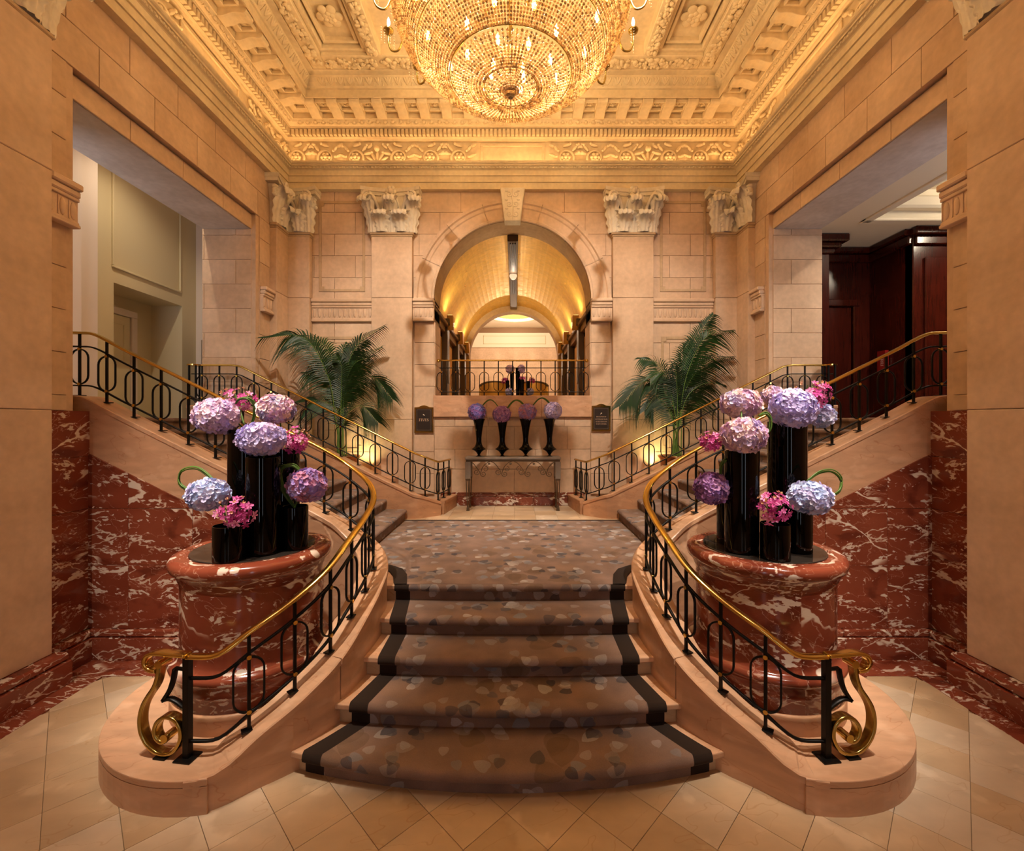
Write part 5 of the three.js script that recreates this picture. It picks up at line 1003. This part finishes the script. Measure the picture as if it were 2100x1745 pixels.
// ================================================================ CHANDELIER
{
  const CY = 6.48, CD = 4.6, root = thing('crystal_chandelier', V(0, 7.62, -CD), 'great round crystal chandelier of bead strands with candle lamps, below the coffered ceiling', 'chandelier');
  const Y = (y) => y - 7.62, A = 1.2, B = 0.87, pt = (r) => Y(CY) - B * Math.sqrt(Math.max(0, 1 - (r / A) ** 2));
  mesh('canopy', lathe([[0, 0.0], [0.2, 0.0], [0.19, -0.04], [0.08, -0.1], [0.03, -0.14], [0, -0.14]], 32), brassDark, root);
  mesh('stem_rod', lathe([[0.018, -0.1], [0.018, Y(5.95)]], 12), brassDark, root);
  for (const [r, w] of [[0.27, 0.007], [0.62, 0.007], [0.95, 0.005], [1.2, 0.014]]) { const m = mesh('brass_hoop', flat(new THREE.TorusGeometry(r, w, 8, 90)).rotateX(Math.PI / 2), brassDark, root); m.position.y = pt(Math.min(r, 1.2)) + 0.012; }
  mesh('spider_frame', join(Array.from({ length: 8 }, (_, k) => { const a = k * Math.PI / 4; return tube([V(0, Y(6.75), 0), V(0.6 * Math.cos(a), Y(6.62), 0.6 * Math.sin(a)), V(1.19 * Math.cos(a), Y(6.49), 1.19 * Math.sin(a))], 0.009, 10, 6); })), brassDark, root);
  // beads
  const mats = [], q = new THREE.Quaternion(), e = new THREE.Euler(), cols = [];
  const bead = (x, y, z, r) => { e.set(rnd() * 6, rnd() * 6, rnd() * 6); mats.push(new THREE.Matrix4().compose(V(x, y, z), q.setFromEuler(e).clone(), V(r, r, r))); };
  const zone = (r0, r1, n, step, size) => {
    const ph = (r) => Math.asin(r / A), p0 = ph(r0), p1 = ph(Math.min(r1, 1.1995));
    for (let k = 0; k < n; k++) { const a = (k + 0.5) / n * 2 * Math.PI; let p = p0; while (p < p1) { const r = A * Math.sin(p), y = Y(CY) - B * Math.cos(p); bead(r * Math.cos(a), y, r * Math.sin(a), size * rr(0.9, 1.1)); p += step / Math.hypot(A * Math.cos(p), B * Math.sin(p)); } }
  };
  zone(0.05, 0.27, 26, 0.030, 0.0145); zone(0.29, 0.62, 84, 0.029, 0.0145); zone(0.64, 0.95, 160, 0.027, 0.0135); zone(0.97, 1.2, 230, 0.026, 0.013);
  const inner = mats.length; for (let i = 0; i < inner; i += 2) { const p = V().setFromMatrixPosition(mats[i]); bead(p.x * 0.955, p.y + 0.045, p.z * 0.955, 0.0115); }
  for (let k = 0; k < 230; k++) { const a = k / 230 * 2 * Math.PI; for (let j = 0; j < 4; j++) bead(1.215 * Math.cos(a), Y(CY) - 0.02 - j * 0.028, 1.215 * Math.sin(a), 0.011); }
  for (let k = 0; k < 40; k++) { const a = k / 40 * 2 * Math.PI, r = 0.12; for (let j = 0; j < 14; j++) bead((r - 0.004 * j) * Math.cos(a), Y(5.98) - j * 0.026, (r - 0.004 * j) * Math.sin(a), 0.010); }
  const beadMat = phy({ name: 'crystal_bead', color: 0xfff0d4, roughness: 0.12, transmission: 0.42, thickness: 0, ior: 1.6 });
  // arms with candles
  const cup = lathe([[0, 0], [0.012, 0], [0.018, 0.02], [0.05, 0.035], [0.056, 0.055], [0.05, 0.05], [0.016, 0.04], [0.014, 0.045], [0, 0.045]], 18), sleeve = lathe([[0.013, 0.045], [0.013, 0.1], [0, 0.1]], 12);
  const flame = lathe([[0, 0], [0.010, 0.004], [0.017, 0.03], [0.015, 0.055], [0.006, 0.085], [0, 0.098]], 14), sleeveMat = std({ name: 'candle_sleeve', color: 0xf3e6cc, roughness: 0.6 });
  const armGeo = tube([V(1.17, Y(6.47), 0), V(1.2, Y(6.32), 0), V(1.25, Y(6.23), 0), V(1.32, Y(6.24), 0), V(1.355, Y(6.32), 0), V(1.36, Y(6.42), 0)], 0.011, 26, 7);
  const flameMat = lampGlow(45, 0xffe2b0);
  const lamp = (x, y, z, cd) => { const l = new THREE.PointLight(new THREE.Color(1.0, 0.65, 0.31), cd, 0, 2); l.position.set(x, 7.62 + y, -CD + z); l.shadow.radius = 1.0; l.castShadow = true; scene.add(l); };
  for (let k = 0; k < 16; k++) {
    const a = (k + 0.5) / 16 * 2 * Math.PI, c = Math.cos(a), s = Math.sin(a), g = new THREE.Group(); g.name = 'arm'; g.rotation.y = -a; root.add(g);
    mesh('arm_tube', armGeo, brassDark, g);
    const P = (n, geo, m, y) => { const o = mesh(n, geo, m, g); o.position.set(1.36, Y(6.415) + y, 0); return o; };
    P('drip_cup', cup, brassDark, 0); P('candle_sleeve', sleeve, sleeveMat, 0); P('candle_flame', flame, flameMat, 0.1);
    lamp(1.36 * c, Y(6.415) + 0.14, 1.36 * s, ARM_CD);
    for (let j = 0; j < 5; j++) { const b = a + (j - 2) * 0.03; for (let i = 0; i < 6; i++) bead((1.36 + 0.045 * Math.cos(j)) * Math.cos(b), Y(6.44) - i * 0.028, (1.36 + 0.045 * Math.cos(j)) * Math.sin(b), 0.006); }
  }
  for (const [n, r, y, ph] of [[12, 0.88, 6.22, 0.13], [8, 0.48, 6.05, 0.3], [4, 0.22, 5.93, 0.6]]) for (let k = 0; k < n; k++) {
    const a = k / n * 2 * Math.PI + ph, o = mesh('candle_bulb', flame, flameMat, root); o.position.set(r * Math.cos(a), Y(y), r * Math.sin(a)); o.scale.setScalar(1.35);
    lamp(r * Math.cos(a), Y(y) + 0.06, r * Math.sin(a), BULB_CD);
  }
  const im = new THREE.InstancedMesh(new THREE.IcosahedronGeometry(1, 0), beadMat, mats.length); mats.forEach((m, i) => im.setMatrixAt(i, m)); const tint = new THREE.Color(); mats.forEach((m, i) => { const k = rr(0, 1); im.setColorAt(i, k < 0.35 ? tint.setRGB(0.62, 0.54, 0.40) : k < 0.75 ? tint.setRGB(0.9, 0.84, 0.70) : tint.setRGB(1, 0.98, 0.92)); }); im.name = 'bead_strands'; im.userData.kind = 'stuff'; im.castShadow = im.receiveShadow = true; root.add(im);
  mesh('finial', lathe([[0, 0], [0.02, 0.01], [0.055, 0.06], [0.06, 0.1], [0.045, 0.15], [0.015, 0.19], [0, 0.2]], 24), clearGlass, root).position.y = Y(5.52);
  mesh('finial_crown', lathe([[0, 0], [0.03, 0], [0.06, 0.05], [0.075, 0.12], [0.06, 0.16], [0, 0.16]], 18), brassDark, root).position.y = Y(5.74);
}

// ================================================================ CORRIDOR BEYOND THE ARCH
{
  const D0 = 8.28, D1 = 13.4, VR = 1.48, VY = 4.20;
  const c = thing('vaulted_corridor', V(0, 0, 0), 'barrel vaulted corridor with a gold leaf ceiling behind the arch', 'corridor', null, 'structure');
  mesh('corridor_floor', dbox(-4.2, 4.2, 2.0, 2.25, 8.27, 24.6, 0), floorFar, c);
  const n = 40, pos = [], uv = []; for (let i = 0; i < n; i++) for (let j = 0; j < 4; j++) { const P = (k, m) => { const a = Math.PI * k / n; return [VR * Math.cos(a), VY + VR * Math.sin(a), -mix(D0, D1, m / 4), VR * a, mix(D0, D1, m / 4)]; }; const q = [P(i, j), P(i + 1, j), P(i + 1, j + 1), P(i, j), P(i + 1, j + 1), P(i, j + 1)]; for (const v of q) { pos.push(v[0], v[1], v[2]); uv.push(v[3], v[4]); } }
  const g = new THREE.BufferGeometry(); g.setAttribute('position', new THREE.Float32BufferAttribute(pos, 3)); g.setAttribute('uv', new THREE.Float32BufferAttribute(uv, 2)); g.computeVertexNormals();
  mesh('gold_vault', g, goldLeaf, c, { keepUV: true });
  mesh('vault_shell', dbox(-2, 2, 5.9, 6.0, 8.27, 13.5, 0), jointMat, c);
  mesh('ceiling_duct', dbox(-0.1, 0.1, 5.56, 5.7, 8.3, 13.38, 0.01), bronze, c);
  for (const [d0, d1] of [[8.4, 9.9], [10.5, 11.7]]) for (const x of [-0.045, 0, 0.045]) mesh('air_grille', dbox(x - 0.014, x + 0.014, 5.545, 5.562, d0, d1, 0.003), iron, c);
  for (const s of [-1, 1]) {
    mesh('corridor_wall', cbox(s * 1.5, s * 1.62, 2.25, 4.3, -8.27, -13.4, 0), bronzePanel, c);
    for (const [d0, d1] of [[8.45, 9.2], [9.9, 10.7], [11.5, 12.3], [12.8, 13.3]]) mesh('gold_wall_panel', cbox(s * 1.47, s * 1.5, 2.3, 3.95, -d0, -d1, 0.005), goldPanel, c);
    for (const d of [9.4, 11.1, 12.55]) {
      mesh('bronze_pilaster', join([cbox(s * 1.36, s * 1.5, 2.25, 4.28, -d + 0.14, -d - 0.14, 0.01), cbox(s * 1.31, s * 1.5, 4.2, 4.34, -d + 0.19, -d - 0.19, 0.01), cbox(s * 1.345, s * 1.37, 3.0, 3.5, -d + 0.09, -d - 0.09, 0.01)]), bronze, c);
    }
    mesh('corridor_cornice', join([cbox(s * 1.40, s * 1.56, 4.05, 4.22, -8.28, -13.4, 0.01), cbox(s * 1.34, s * 1.5, 4.18, 4.25, -8.28, -13.4, 0.01)]), bronzePanel, c);
  }
  for (const s of [-1, 1]) [9.35, 11.05, 12.5].forEach((d, i) => {
    const w = thing('wall_sconce', V(s * 1.30, 4.12, -d), ['bronze wedge sconce nearest the balcony', 'bronze wedge sconce midway along the corridor', 'bronze wedge sconce by the far arch'][i] + (s < 0 ? ', toward the cream hall' : ', toward the mahogany hall'), 'lamp', 'corridor sconces');
    mesh('sconce_body', upright([[-0.02, 0], [0.02, 0], [0.16, 0.28], [-0.16, 0.28]], -0.06, 0.06, [], 0.006).rotateY(Math.PI / 2), goldPanel, w);
    glow('sconce_lens', cbox(-0.05, 0.05, 0.282, 0.288, -0.14, 0.14, 0.002), 5, 0xffc970, w);
    const l = new THREE.SpotLight(new THREE.Color(1, 0.80, 0.48), SCONCE_CD, 0, 1.5, 1.0, 2); l.position.set(s * 1.27, 4.43, -d); l.target.position.set(s * 1.05, 5.6, -d); l.castShadow = true; scene.add(l, l.target);
  });
  const lampT = thing('corridor_ceiling_lamp', V(0, 5.56, -10.2), 'small faceted ceiling lamp on the duct of the gold vault', 'lamp');
  glow('lamp_shade', lathe([[0, -0.12], [0.05, -0.1], [0.085, -0.04], [0.085, 0], [0, 0]], 8), 1.2, 0xffc9a0, lampT);
  const ll = new THREE.PointLight(WARM, 0.35, 0, 2); ll.position.set(0, 5.40, -10.2); ll.castShadow = true; scene.add(ll);
  // far arch and the room beyond
  const fw = thing('far_arch_wall', V(0, 0, 0), 'stone wall with a round arch closing the gold corridor', 'wall', null, 'structure');
  const hole = (r, yc) => { const p = [[-r, 2.25], [-r, yc]]; for (let i = 1; i < 28; i++) { const a = Math.PI - i / 28 * Math.PI; p.push([r * Math.cos(a), yc + r * Math.sin(a)]); } p.push([r, yc], [r, 2.25]); return p; };
  mesh('arch_wall', upright([[-4.3, 2.2], [4.3, 2.2], [4.3, 7.4], [-4.3, 7.4]], 13.4, 13.75, [hole(1.33, 4.18)]), limestone[2], fw);
  mesh('arch_moulding', upright(hole(1.5, 4.18), 13.36, 13.41, [hole(1.335, 4.18).map(([x, y]) => [x, Math.max(y, 2.26)])]), mouldStone, fw);
  const fr = thing('far_room', V(0, 0, 0), 'distant pink walled room with a cream frieze beyond the far arch', 'room', null, 'structure');
  mesh('far_wall', dbox(-4.2, 4.2, 2.2, 7.4, 24.5, 24.7, 0), limestone[0], fr);
  mesh('cream_band', dbox(-4.2, 4.2, 6.27, 7.07, 24.4, 24.5, 0.02), whitePaint, fr);
  mesh('band_panel', join([dbox(-1.7, 1.7, 6.45, 6.48, 24.37, 24.4, 0.004), dbox(-1.7, 1.7, 6.88, 6.91, 24.37, 24.4, 0.004), dbox(-1.7, -1.67, 6.45, 6.91, 24.37, 24.4, 0.004), dbox(1.67, 1.7, 6.45, 6.91, 24.37, 24.4, 0.004)]), creamPaint, fr);
  mesh('wood_band', dbox(-4.2, 4.2, 7.07, 7.36, 24.45, 24.5, 0.02), bronzePanel, fr);
  for (const s of [-1, 1]) mesh('far_side_wall', cbox(s * 4.1, s * 4.3, 2.2, 7.5, -13.6, -24.7, 0), limestone[2], fr);
  mesh('far_ceiling', upright([[-4.3, 0], [4.3, 0], [4.3, 11.1], [-4.3, 11.1]], 0, 0.1, [Array.from({ length: 32 }, (_, i) => { const a = i / 32 * 2 * Math.PI; return [1.1 * Math.cos(a), 7.9 + 1.1 * Math.sin(a)]; })]).rotateX(-Math.PI / 2).translate(0, 7.46, -13.6), whitePaint, fr);
  mesh('dome_moulding', flat(new THREE.TorusGeometry(1.2, 0.09, 8, 48)).rotateX(Math.PI / 2).translate(0, 7.36, -21.5), plaster, fr);
  const dl = thing('dome_light', V(0, 7.38, -21.5), 'glowing round ceiling dome of the distant room', 'lamp');
  glow('dome_glow', lathe([[0, 0.45], [0.6, 0.38], [0.95, 0.18], [1.12, 0]], 40), 1.5, 0xffc766, dl);
  const dr = new THREE.PointLight(WARM, 30, 0, 2); dr.position.set(0, 6.9, -21.2); dr.castShadow = true; scene.add(dr);
  const cl = new THREE.PointLight(WARM, 9, 0, 2); cl.position.set(0, 4.6, -19.5); cl.castShadow = true; scene.add(cl);
}
// small table with flowers behind the balcony
{
  const t = thing('round_table', V(0.02, 2.25, -9.3), 'round dark table holding flowers behind the balcony railing', 'table');
  mesh('table_top', lathe([[0, 0.45], [0.42, 0.45], [0.425, 0.465], [0.42, 0.48], [0, 0.48]], 36), bronze, t);
  mesh('table_column', lathe([[0, 0], [0.22, 0], [0.2, 0.03], [0.06, 0.06], [0.05, 0.35], [0.12, 0.45], [0, 0.45]], 20), bronze, t);
  const y = 2.73, D = 9.3, G = 'black vases on the round table behind the balcony', GF = 'flowers on the round table behind the balcony';
  const vs = [[1050, 0.045, 0.58, 0.05, 'tall slim black vase behind the balcony, below the pink hydrangea'], [1062, 0.05, 0.60, 0, 'tall slim black vase behind the balcony, below the lilac hydrangea'], [1041, 0.04, 0.32, -0.1, 'short black vase behind the balcony, below the dark pink orchids'], [1070, 0.05, 0.34, -0.12, 'short black vase behind the balcony, below the bright pink orchids'], [1083, 0.045, 0.32, 0.02, 'short black vase behind the balcony, below the orchids toward the mahogany hall']];
  for (const [x, r, h, dd, l] of vs) { const v = thing('slim_vase', V(0.05 + (x - 1057) / F * D, y, -(D + dd)), l, 'vase', G); mesh('vase_body', lathe([[0, 0], [r * 0.75, 0], [r, h], [r - 0.006, h], [0, h - 0.03]], 20), blackGlass, v); }
  hydrangea(px(1046, 757, D), [0.085, 0.08], 'pinklilac', 'pink hydrangea in a tall vase behind the balcony', GF, null, 90, 0.03);
  hydrangea(px(1069, 757, D), [0.075, 0.085], 'lilac', 'lilac hydrangea in a tall vase behind the balcony', GF, null, 90, 0.03);
  hydrangea(px(1044, 803, D - 0.2), [0.075, 0.06], 'blue', 'pale blue hydrangea low on the table behind the balcony, toward the cream hall', GF, null, 80, 0.03);
  hydrangea(px(1087, 803, D - 0.2), [0.07, 0.06], 'blue', 'pale blue hydrangea low on the table behind the balcony, toward the mahogany hall', GF, null, 80, 0.03);
  orchid(px(1036, 781, D), [0.075, 0.06], 'dark pink orchids behind the balcony, toward the cream hall', GF, null, 20, 0.035);
  orchid(px(1072, 778, D), [0.1, 0.065], 'bright pink orchids in the middle of the table behind the balcony', GF, null, 28, 0.035);
  orchid(px(1091, 780, D), [0.06, 0.065], 'pink orchids behind the balcony, toward the mahogany hall', GF, null, 20, 0.035);
  for (const [x, l] of [[-0.42, 'low gilt tub chair behind the round table, toward the cream hall'], [0.45, 'low gilt tub chair behind the round table, toward the mahogany hall']]) {
    const c = thing('tub_chair', V(x, 2.25, -10.0), l, 'chair', 'gilt chairs behind the balcony');
    const arc = Array.from({ length: 15 }, (_, i) => { const a = Math.PI * (i / 14); return V(0.32 * Math.cos(a), 0.56 + 0.12 * Math.sin(a), -0.3 * Math.sin(a)); });
    mesh('backrest', sweep(arc, rect(0.05, 0.36), { plumb: true }), goldPanel, c); mesh('top_rail', sweep(arc.map((p) => p.clone().add(V(0, 0.19, 0))), ring(0.03, 0.03, 8)), bronze, c);
    mesh('seat', lathe([[0, 0.34], [0.28, 0.34], [0.3, 0.38], [0.28, 0.43], [0, 0.44]], 24), creamPaint, c);
    for (const [a, b] of [[-0.2, 0.18], [0.2, 0.18], [-0.2, -0.18], [0.2, -0.18]]) { const m = mesh('leg', cbox(-0.02, 0.02, 0, 0.35, -0.02, 0.02, 0.003), bronze, c); m.position.set(a, 0, b); }
  }
}

// ================================================================ UPPER HALLS AT THE SIDES
{ // cream painted hall
  const r = thing('upper_hall_cream', V(0, 0, 0), 'cream painted upper hall with a panelled wall and a recessed door', 'room', null, 'structure');
  const F0 = 2.25;
  mesh('hall_wall', join([cbox(-6.0, -6.6, F0, 7, -3.4, -6.72, 0), cbox(-6.0, -6.6, 4.3, 7, -6.72, -8.1, 0), cbox(-6.0, -6.6, F0, 7, -8.1, -8.45, 0)]), creamPaint, r);
  mesh('recess_wall', cbox(-6.56, -6.62, F0, 4.3, -6.5, -8.3, 0), creamPaint, r);
  mesh('end_wall', join([cbox(-6.0, -4.7, 3.75, 7, -8.45, -8.6, 0), cbox(-5.75, -4.7, F0, 3.75, -9.4, -9.5, 0), cbox(-6.0, -5.9, F0, 3.75, -8.45, -9.5, 0)]), litWallAndTrimPaint, r);  // wall facing the light: its brightness is put into the paler colour
  mesh('hall_ceiling', cbox(-8, -3.95, 6.6, 6.8, -3.0, -9.6, 0), whitePaint, r);
  mesh('hall_near_wall', cbox(-8, -4.0, F0, 6.8, -3.2, -3.4, 0), creamPaint, r);
  mesh('wall_panel_moulding', (() => { const b = (d0, d1, y0, y1) => cbox(-5.97, -6.0, y0, y1, -d0, -d1, 0.006); return join([b(6.68, 8.05, 4.52, 4.55), b(6.68, 8.05, 6.3, 6.33), b(6.68, 6.71, 4.55, 6.3), b(8.02, 8.05, 4.55, 6.3)]); })(), creamPaint, r);
  mesh('lit_tone_pilaster', join([cbox(-5.82, -6.0, F0, 6.6, -5.2, -6.28, 0.01), cbox(-5.76, -6.0, F0, 6.6, -5.2, -5.98, 0.01)]), litWallAndTrimPaint, r);  // stronger light on this strip is painted in as a paler, pinker colour
  mesh('skirting', cbox(-5.97, -6.0, F0, F0 + 0.16, -6.3, -6.72, 0.005), litWallAndTrimPaint, r);
  const dr = thing('door_1', V(-6.56, F0, -7.2), 'cream painted door in the recess of the cream hall', 'door', null, 'structure');
  mesh('door_leaf', cbox(0, 0.03, 0.01, 1.72, -0.42, 0.45, 0.004), creamPaint, dr);
  mesh('door_frame', join([cbox(0, 0.06, 0, 1.73, -0.54, -0.43, 0.008), cbox(0, 0.06, 0, 1.73, 0.46, 0.57, 0.008), cbox(0, 0.06, 1.73, 1.84, -0.54, 0.57, 0.008)]), litWallAndTrimPaint, dr);
  mesh('door_panel', join([cbox(0.03, 0.04, 0.98, 1.57, -0.32, -0.29, 0.003), cbox(0.03, 0.04, 0.98, 1.57, 0.3, 0.33, 0.003), cbox(0.03, 0.04, 1.57, 1.6, -0.32, 0.33, 0.003), cbox(0.03, 0.04, 0.95, 0.98, -0.32, 0.33, 0.003)]), creamPaint, dr);
}
{ // mahogany hall
  const r = thing('upper_hall_mahogany', V(0, 0, 0), 'dark mahogany panelled upper hall with a lit tray ceiling', 'room', null, 'structure');
  const F0 = 2.25, C = 5.19;
  mesh('wood_pier', cbox(4.79, 5.12, F0, C, -7.2, -7.7, 0.01), mahogany, r);
  mesh('pier_cornice', join([cbox(4.79, 5.35, C - 0.12, C, -7.05, -7.7, 0.02), cbox(4.79, 5.26, C - 0.2, C - 0.12, -7.1, -7.7, 0.02), cbox(4.79, 5.18, C - 0.28, C - 0.2, -7.15, -7.7, 0.02)]), mahogany, r);
  mesh('back_panel', cbox(4.8, 6.3, F0, C, -7.75, -7.85, 0), mahogany, r);
  mesh('back_cornice', join([cbox(5.1, 6.2, C - 0.1, C, -7.6, -7.75, 0.02), cbox(5.1, 6.2, C - 0.24, C - 0.1, -7.68, -7.75, 0.02)]), mahogany, r);
  mesh('side_panel', cbox(6.2, 6.3, F0, C, -6.92, -7.8, 0), mahogany, r);
  mesh('side_cornice', join([cbox(6.08, 6.2, C - 0.1, C, -6.9, -7.75, 0.02), cbox(6.13, 6.2, C - 0.24, C - 0.1, -6.9, -7.75, 0.02)]), mahogany, r);
  mesh('front_pier', cbox(6.2, 7.6, F0, C, -6.9, -7.05, 0.01), mahogany, r);
  mesh('front_pier_cornice', join([cbox(6.15, 7.6, C - 0.12, C, -6.78, -6.9, 0.015), cbox(6.2, 7.6, C - 0.26, C - 0.14, -6.84, -6.9, 0.015)]), mahogany, r);
  mesh('pier_panel', cbox(6.36, 7.4, F0 + 0.3, C - 0.45, -6.86, -6.9, 0.02), mahogany, r);
  const dr = thing('door_2', V(5.5, F0, -7.75), 'dark mahogany door with a moulded frame', 'door', null, 'structure');
  mesh('door_leaf', cbox(-0.36, 0.36, 0.01, 1.93, 0, 0.03, 0.004), mahogany, dr);
  mesh('door_frame', join([cbox(-0.48, -0.37, 0, 1.94, 0, 0.08, 0.012), cbox(0.37, 0.48, 0, 1.94, 0, 0.08, 0.012), cbox(-0.48, 0.48, 1.94, 2.06, 0, 0.08, 0.012)]), mahogany, dr);
  mesh('hall_ceiling', join([cbox(4.77, 9, C, C + 0.1, -6.65, -9, 0), cbox(4.77, 5.25, C, C + 0.1, -3, -6.65, 0), cbox(5.25, 9, C + 0.45, C + 0.5, -3, -6.65, 0), cbox(5.25, 9, C, C + 0.45, -6.6, -6.65, 0), cbox(5.25, 5.3, C, C + 0.45, -3, -6.65, 0)]), whitePaint, r);
  mesh('tray_moulding', join([cbox(5.2, 9, C - 0.03, C + 0.02, -6.55, -6.7, 0.01), cbox(5.3, 9, C + 0.12, C + 0.3, -6.45, -6.6, 0.03), cbox(5.2, 5.32, C - 0.03, C + 0.02, -3, -6.65, 0.01)]), whitePaint, r);
  mesh('hall_far_wall', join([cbox(8.9, 9, F0, 5.8, -3, -9, 0), cbox(4.0, 9, F0, 5.8, -3.2, -3.4, 0)]), mahogany, r);
  const tl = thing('tray_light', V(7.2, C + 0.42, -5.6), 'flush round lamp in the tray ceiling of the mahogany hall', 'lamp');
  glow('lamp_diffuser', lathe([[0, -0.05], [0.2, -0.045], [0.24, 0], [0, 0]], 28), 3, 0xffdfb8, tl);
  const tp = new THREE.PointLight(new THREE.Color(1, 0.84, 0.62), 7, 0, 2); tp.position.set(7.2, C + 0.3, -5.6); tp.castShadow = true; tp.shadow.radius = 8; scene.add(tp);
  const fp = thing('fire_alarm_box', V(6.19, 3.02, -7.42), 'small red fire alarm box with white letters on the mahogany wall', 'alarm');
  const cv = document.createElement('canvas'); cv.width = 64; cv.height = 160; const x = cv.getContext('2d'); x.fillStyle = '#8e1712'; x.fillRect(0, 0, 64, 160); x.fillStyle = '#f1e4d8'; x.save(); x.translate(40, 84); x.rotate(-Math.PI / 2); x.font = '30px sans-serif'; x.textAlign = 'center'; x.textBaseline = 'middle'; x.fillText('FIRE', 0, 0); x.restore();
  const t = new THREE.CanvasTexture(cv); t.colorSpace = THREE.SRGBColorSpace;
  mesh('alarm_body', new THREE.BoxGeometry(0.06, 0.36, 0.16).translate(-0.03, 0.18, 0), std({ name: 'alarm_print', map: t, roughness: 0.4 }), fp, { keepUV: true });
}

// tall windows in the near ends of both upper halls, out of sight round the jambs; their cool light falls on soffits and far jambs
for (const [n, x, k, l] of [['window_1', -5.0, 1, 'tall bright window at the near end of the cream hall'], ['window_2', 5.5, 0.75, 'tall bright window at the near end of the mahogany hall']]) {
  const w = thing(n, V(x, 2.7, -3.41), l, 'window', null, 'structure');
  glow('window_pane', cbox(-0.5, 0.5, 0, 2.1, -0.012, -0.004, 0.001), 1.5 * k, 0xdfe9ff, w);
  mesh('window_frame', join([cbox(-0.57, -0.5, -0.07, 2.17, -0.04, 0, 0.005), cbox(0.5, 0.57, -0.07, 2.17, -0.04, 0, 0.005), cbox(-0.5, 0.5, 2.1, 2.17, -0.04, 0, 0.005), cbox(-0.5, 0.5, -0.07, 0, -0.04, 0, 0.005), cbox(-0.015, 0.015, 0, 2.1, -0.03, 0, 0.003), cbox(-0.5, 0.5, 1.03, 1.06, -0.03, 0, 0.003)]), litWallAndTrimPaint, w);
  const r = new THREE.RectAreaLight(new THREE.Color(0.88, 0.92, 1.0), HALL_NITS * k, 1.0, 2.1); r.position.set(x, 3.75, -3.47); r.lookAt(x, 3.75, -8); scene.add(r);
}

// ================================================================ LAMPS IN THE CEILINGS
function downlight(x, y, z, tx, ty, tz, cd, angle, color, label, radius = 1.4) {
  const d = thing('ceiling_spotlight', V(x, y, z), label, 'lamp', 'recessed ceiling spotlights');
  mesh('lamp_ring', lathe([[0.05, 0.0], [0.075, -0.004], [0.075, 0.01], [0.05, 0.02]], 24), whitePaint, d);
  glow('lamp_lens', lathe([[0, 0.004], [0.05, 0.006]], 20), 8, 0xffe6c0, d);
  const l = new THREE.SpotLight(color, cd, 0, angle, 0.75, 2); l.position.set(x, y - 0.03, z); l.target.position.set(tx, ty, tz); l.shadow.radius = radius; l.castShadow = true; scene.add(l, l.target);
}
const CL = 7.62;
for (const s of [-1, 1]) {
  const w = s < 0 ? 'cream hall' : 'mahogany hall';
  downlight(s * 2.0, CL, -1.9, s * 1.9, 1.8, -3.3, FLOWER_CD, 0.20, SPOT, 'ceiling spotlight aimed at the flowers toward the ' + w);
  downlight(s * 2.5, CL, -2.2, s * 2.35, 0, -2.75, FLOOR_CD, 0.26, SPOT, 'ceiling spotlight over the floor by the plinth toward the ' + w);
  downlight(s * 0.8, CL, -1.0, s * 0.7, 0.4, -3.0, WASH_CD * 0.15, 0.5, WARM, 'added fill spotlight over the foot of the stair, on the side of the ' + w);  // unseen spotlight added as general fill for the front steps
  downlight(s * 3.0, CL, 0.4, s * 2.55, 0.9, -4.1, WALL_FILL_CD, 0.225, SPOT, 'added fill spotlight aimed at the marble wall below the flight to the ' + w);  // unseen spotlight added to brighten the marble from the front
  downlight(s * 1.2, CL, -2.9, s * 1.5, 2.2, -7.6, WASH_CD * 3.4, 0.55, SPOT, 'ceiling spotlight washing the end wall, on the side of the ' + w);
}
downlight(0, CL, -2.6, 0, 0.75, -5.7, LANDING_FILL_CD, 0.34, SPOT, 'added fill spotlight over the middle landing');  // unseen spotlight added to lift the landing carpet and tiles
downlight(-5.0, 6.59, -6.2, -5.4, 2.3, -7.2, 10, 0.95, new THREE.Color(1, 0.8, 0.56), 'ceiling spotlight in the cream painted hall');
downlight(5.9, 5.63, -5.4, 5.4, 2.3, -6.6, 15, 0.95, new THREE.Color(1, 0.84, 0.66), 'ceiling spotlight in the mahogany hall');

renderer.render(scene, camera);
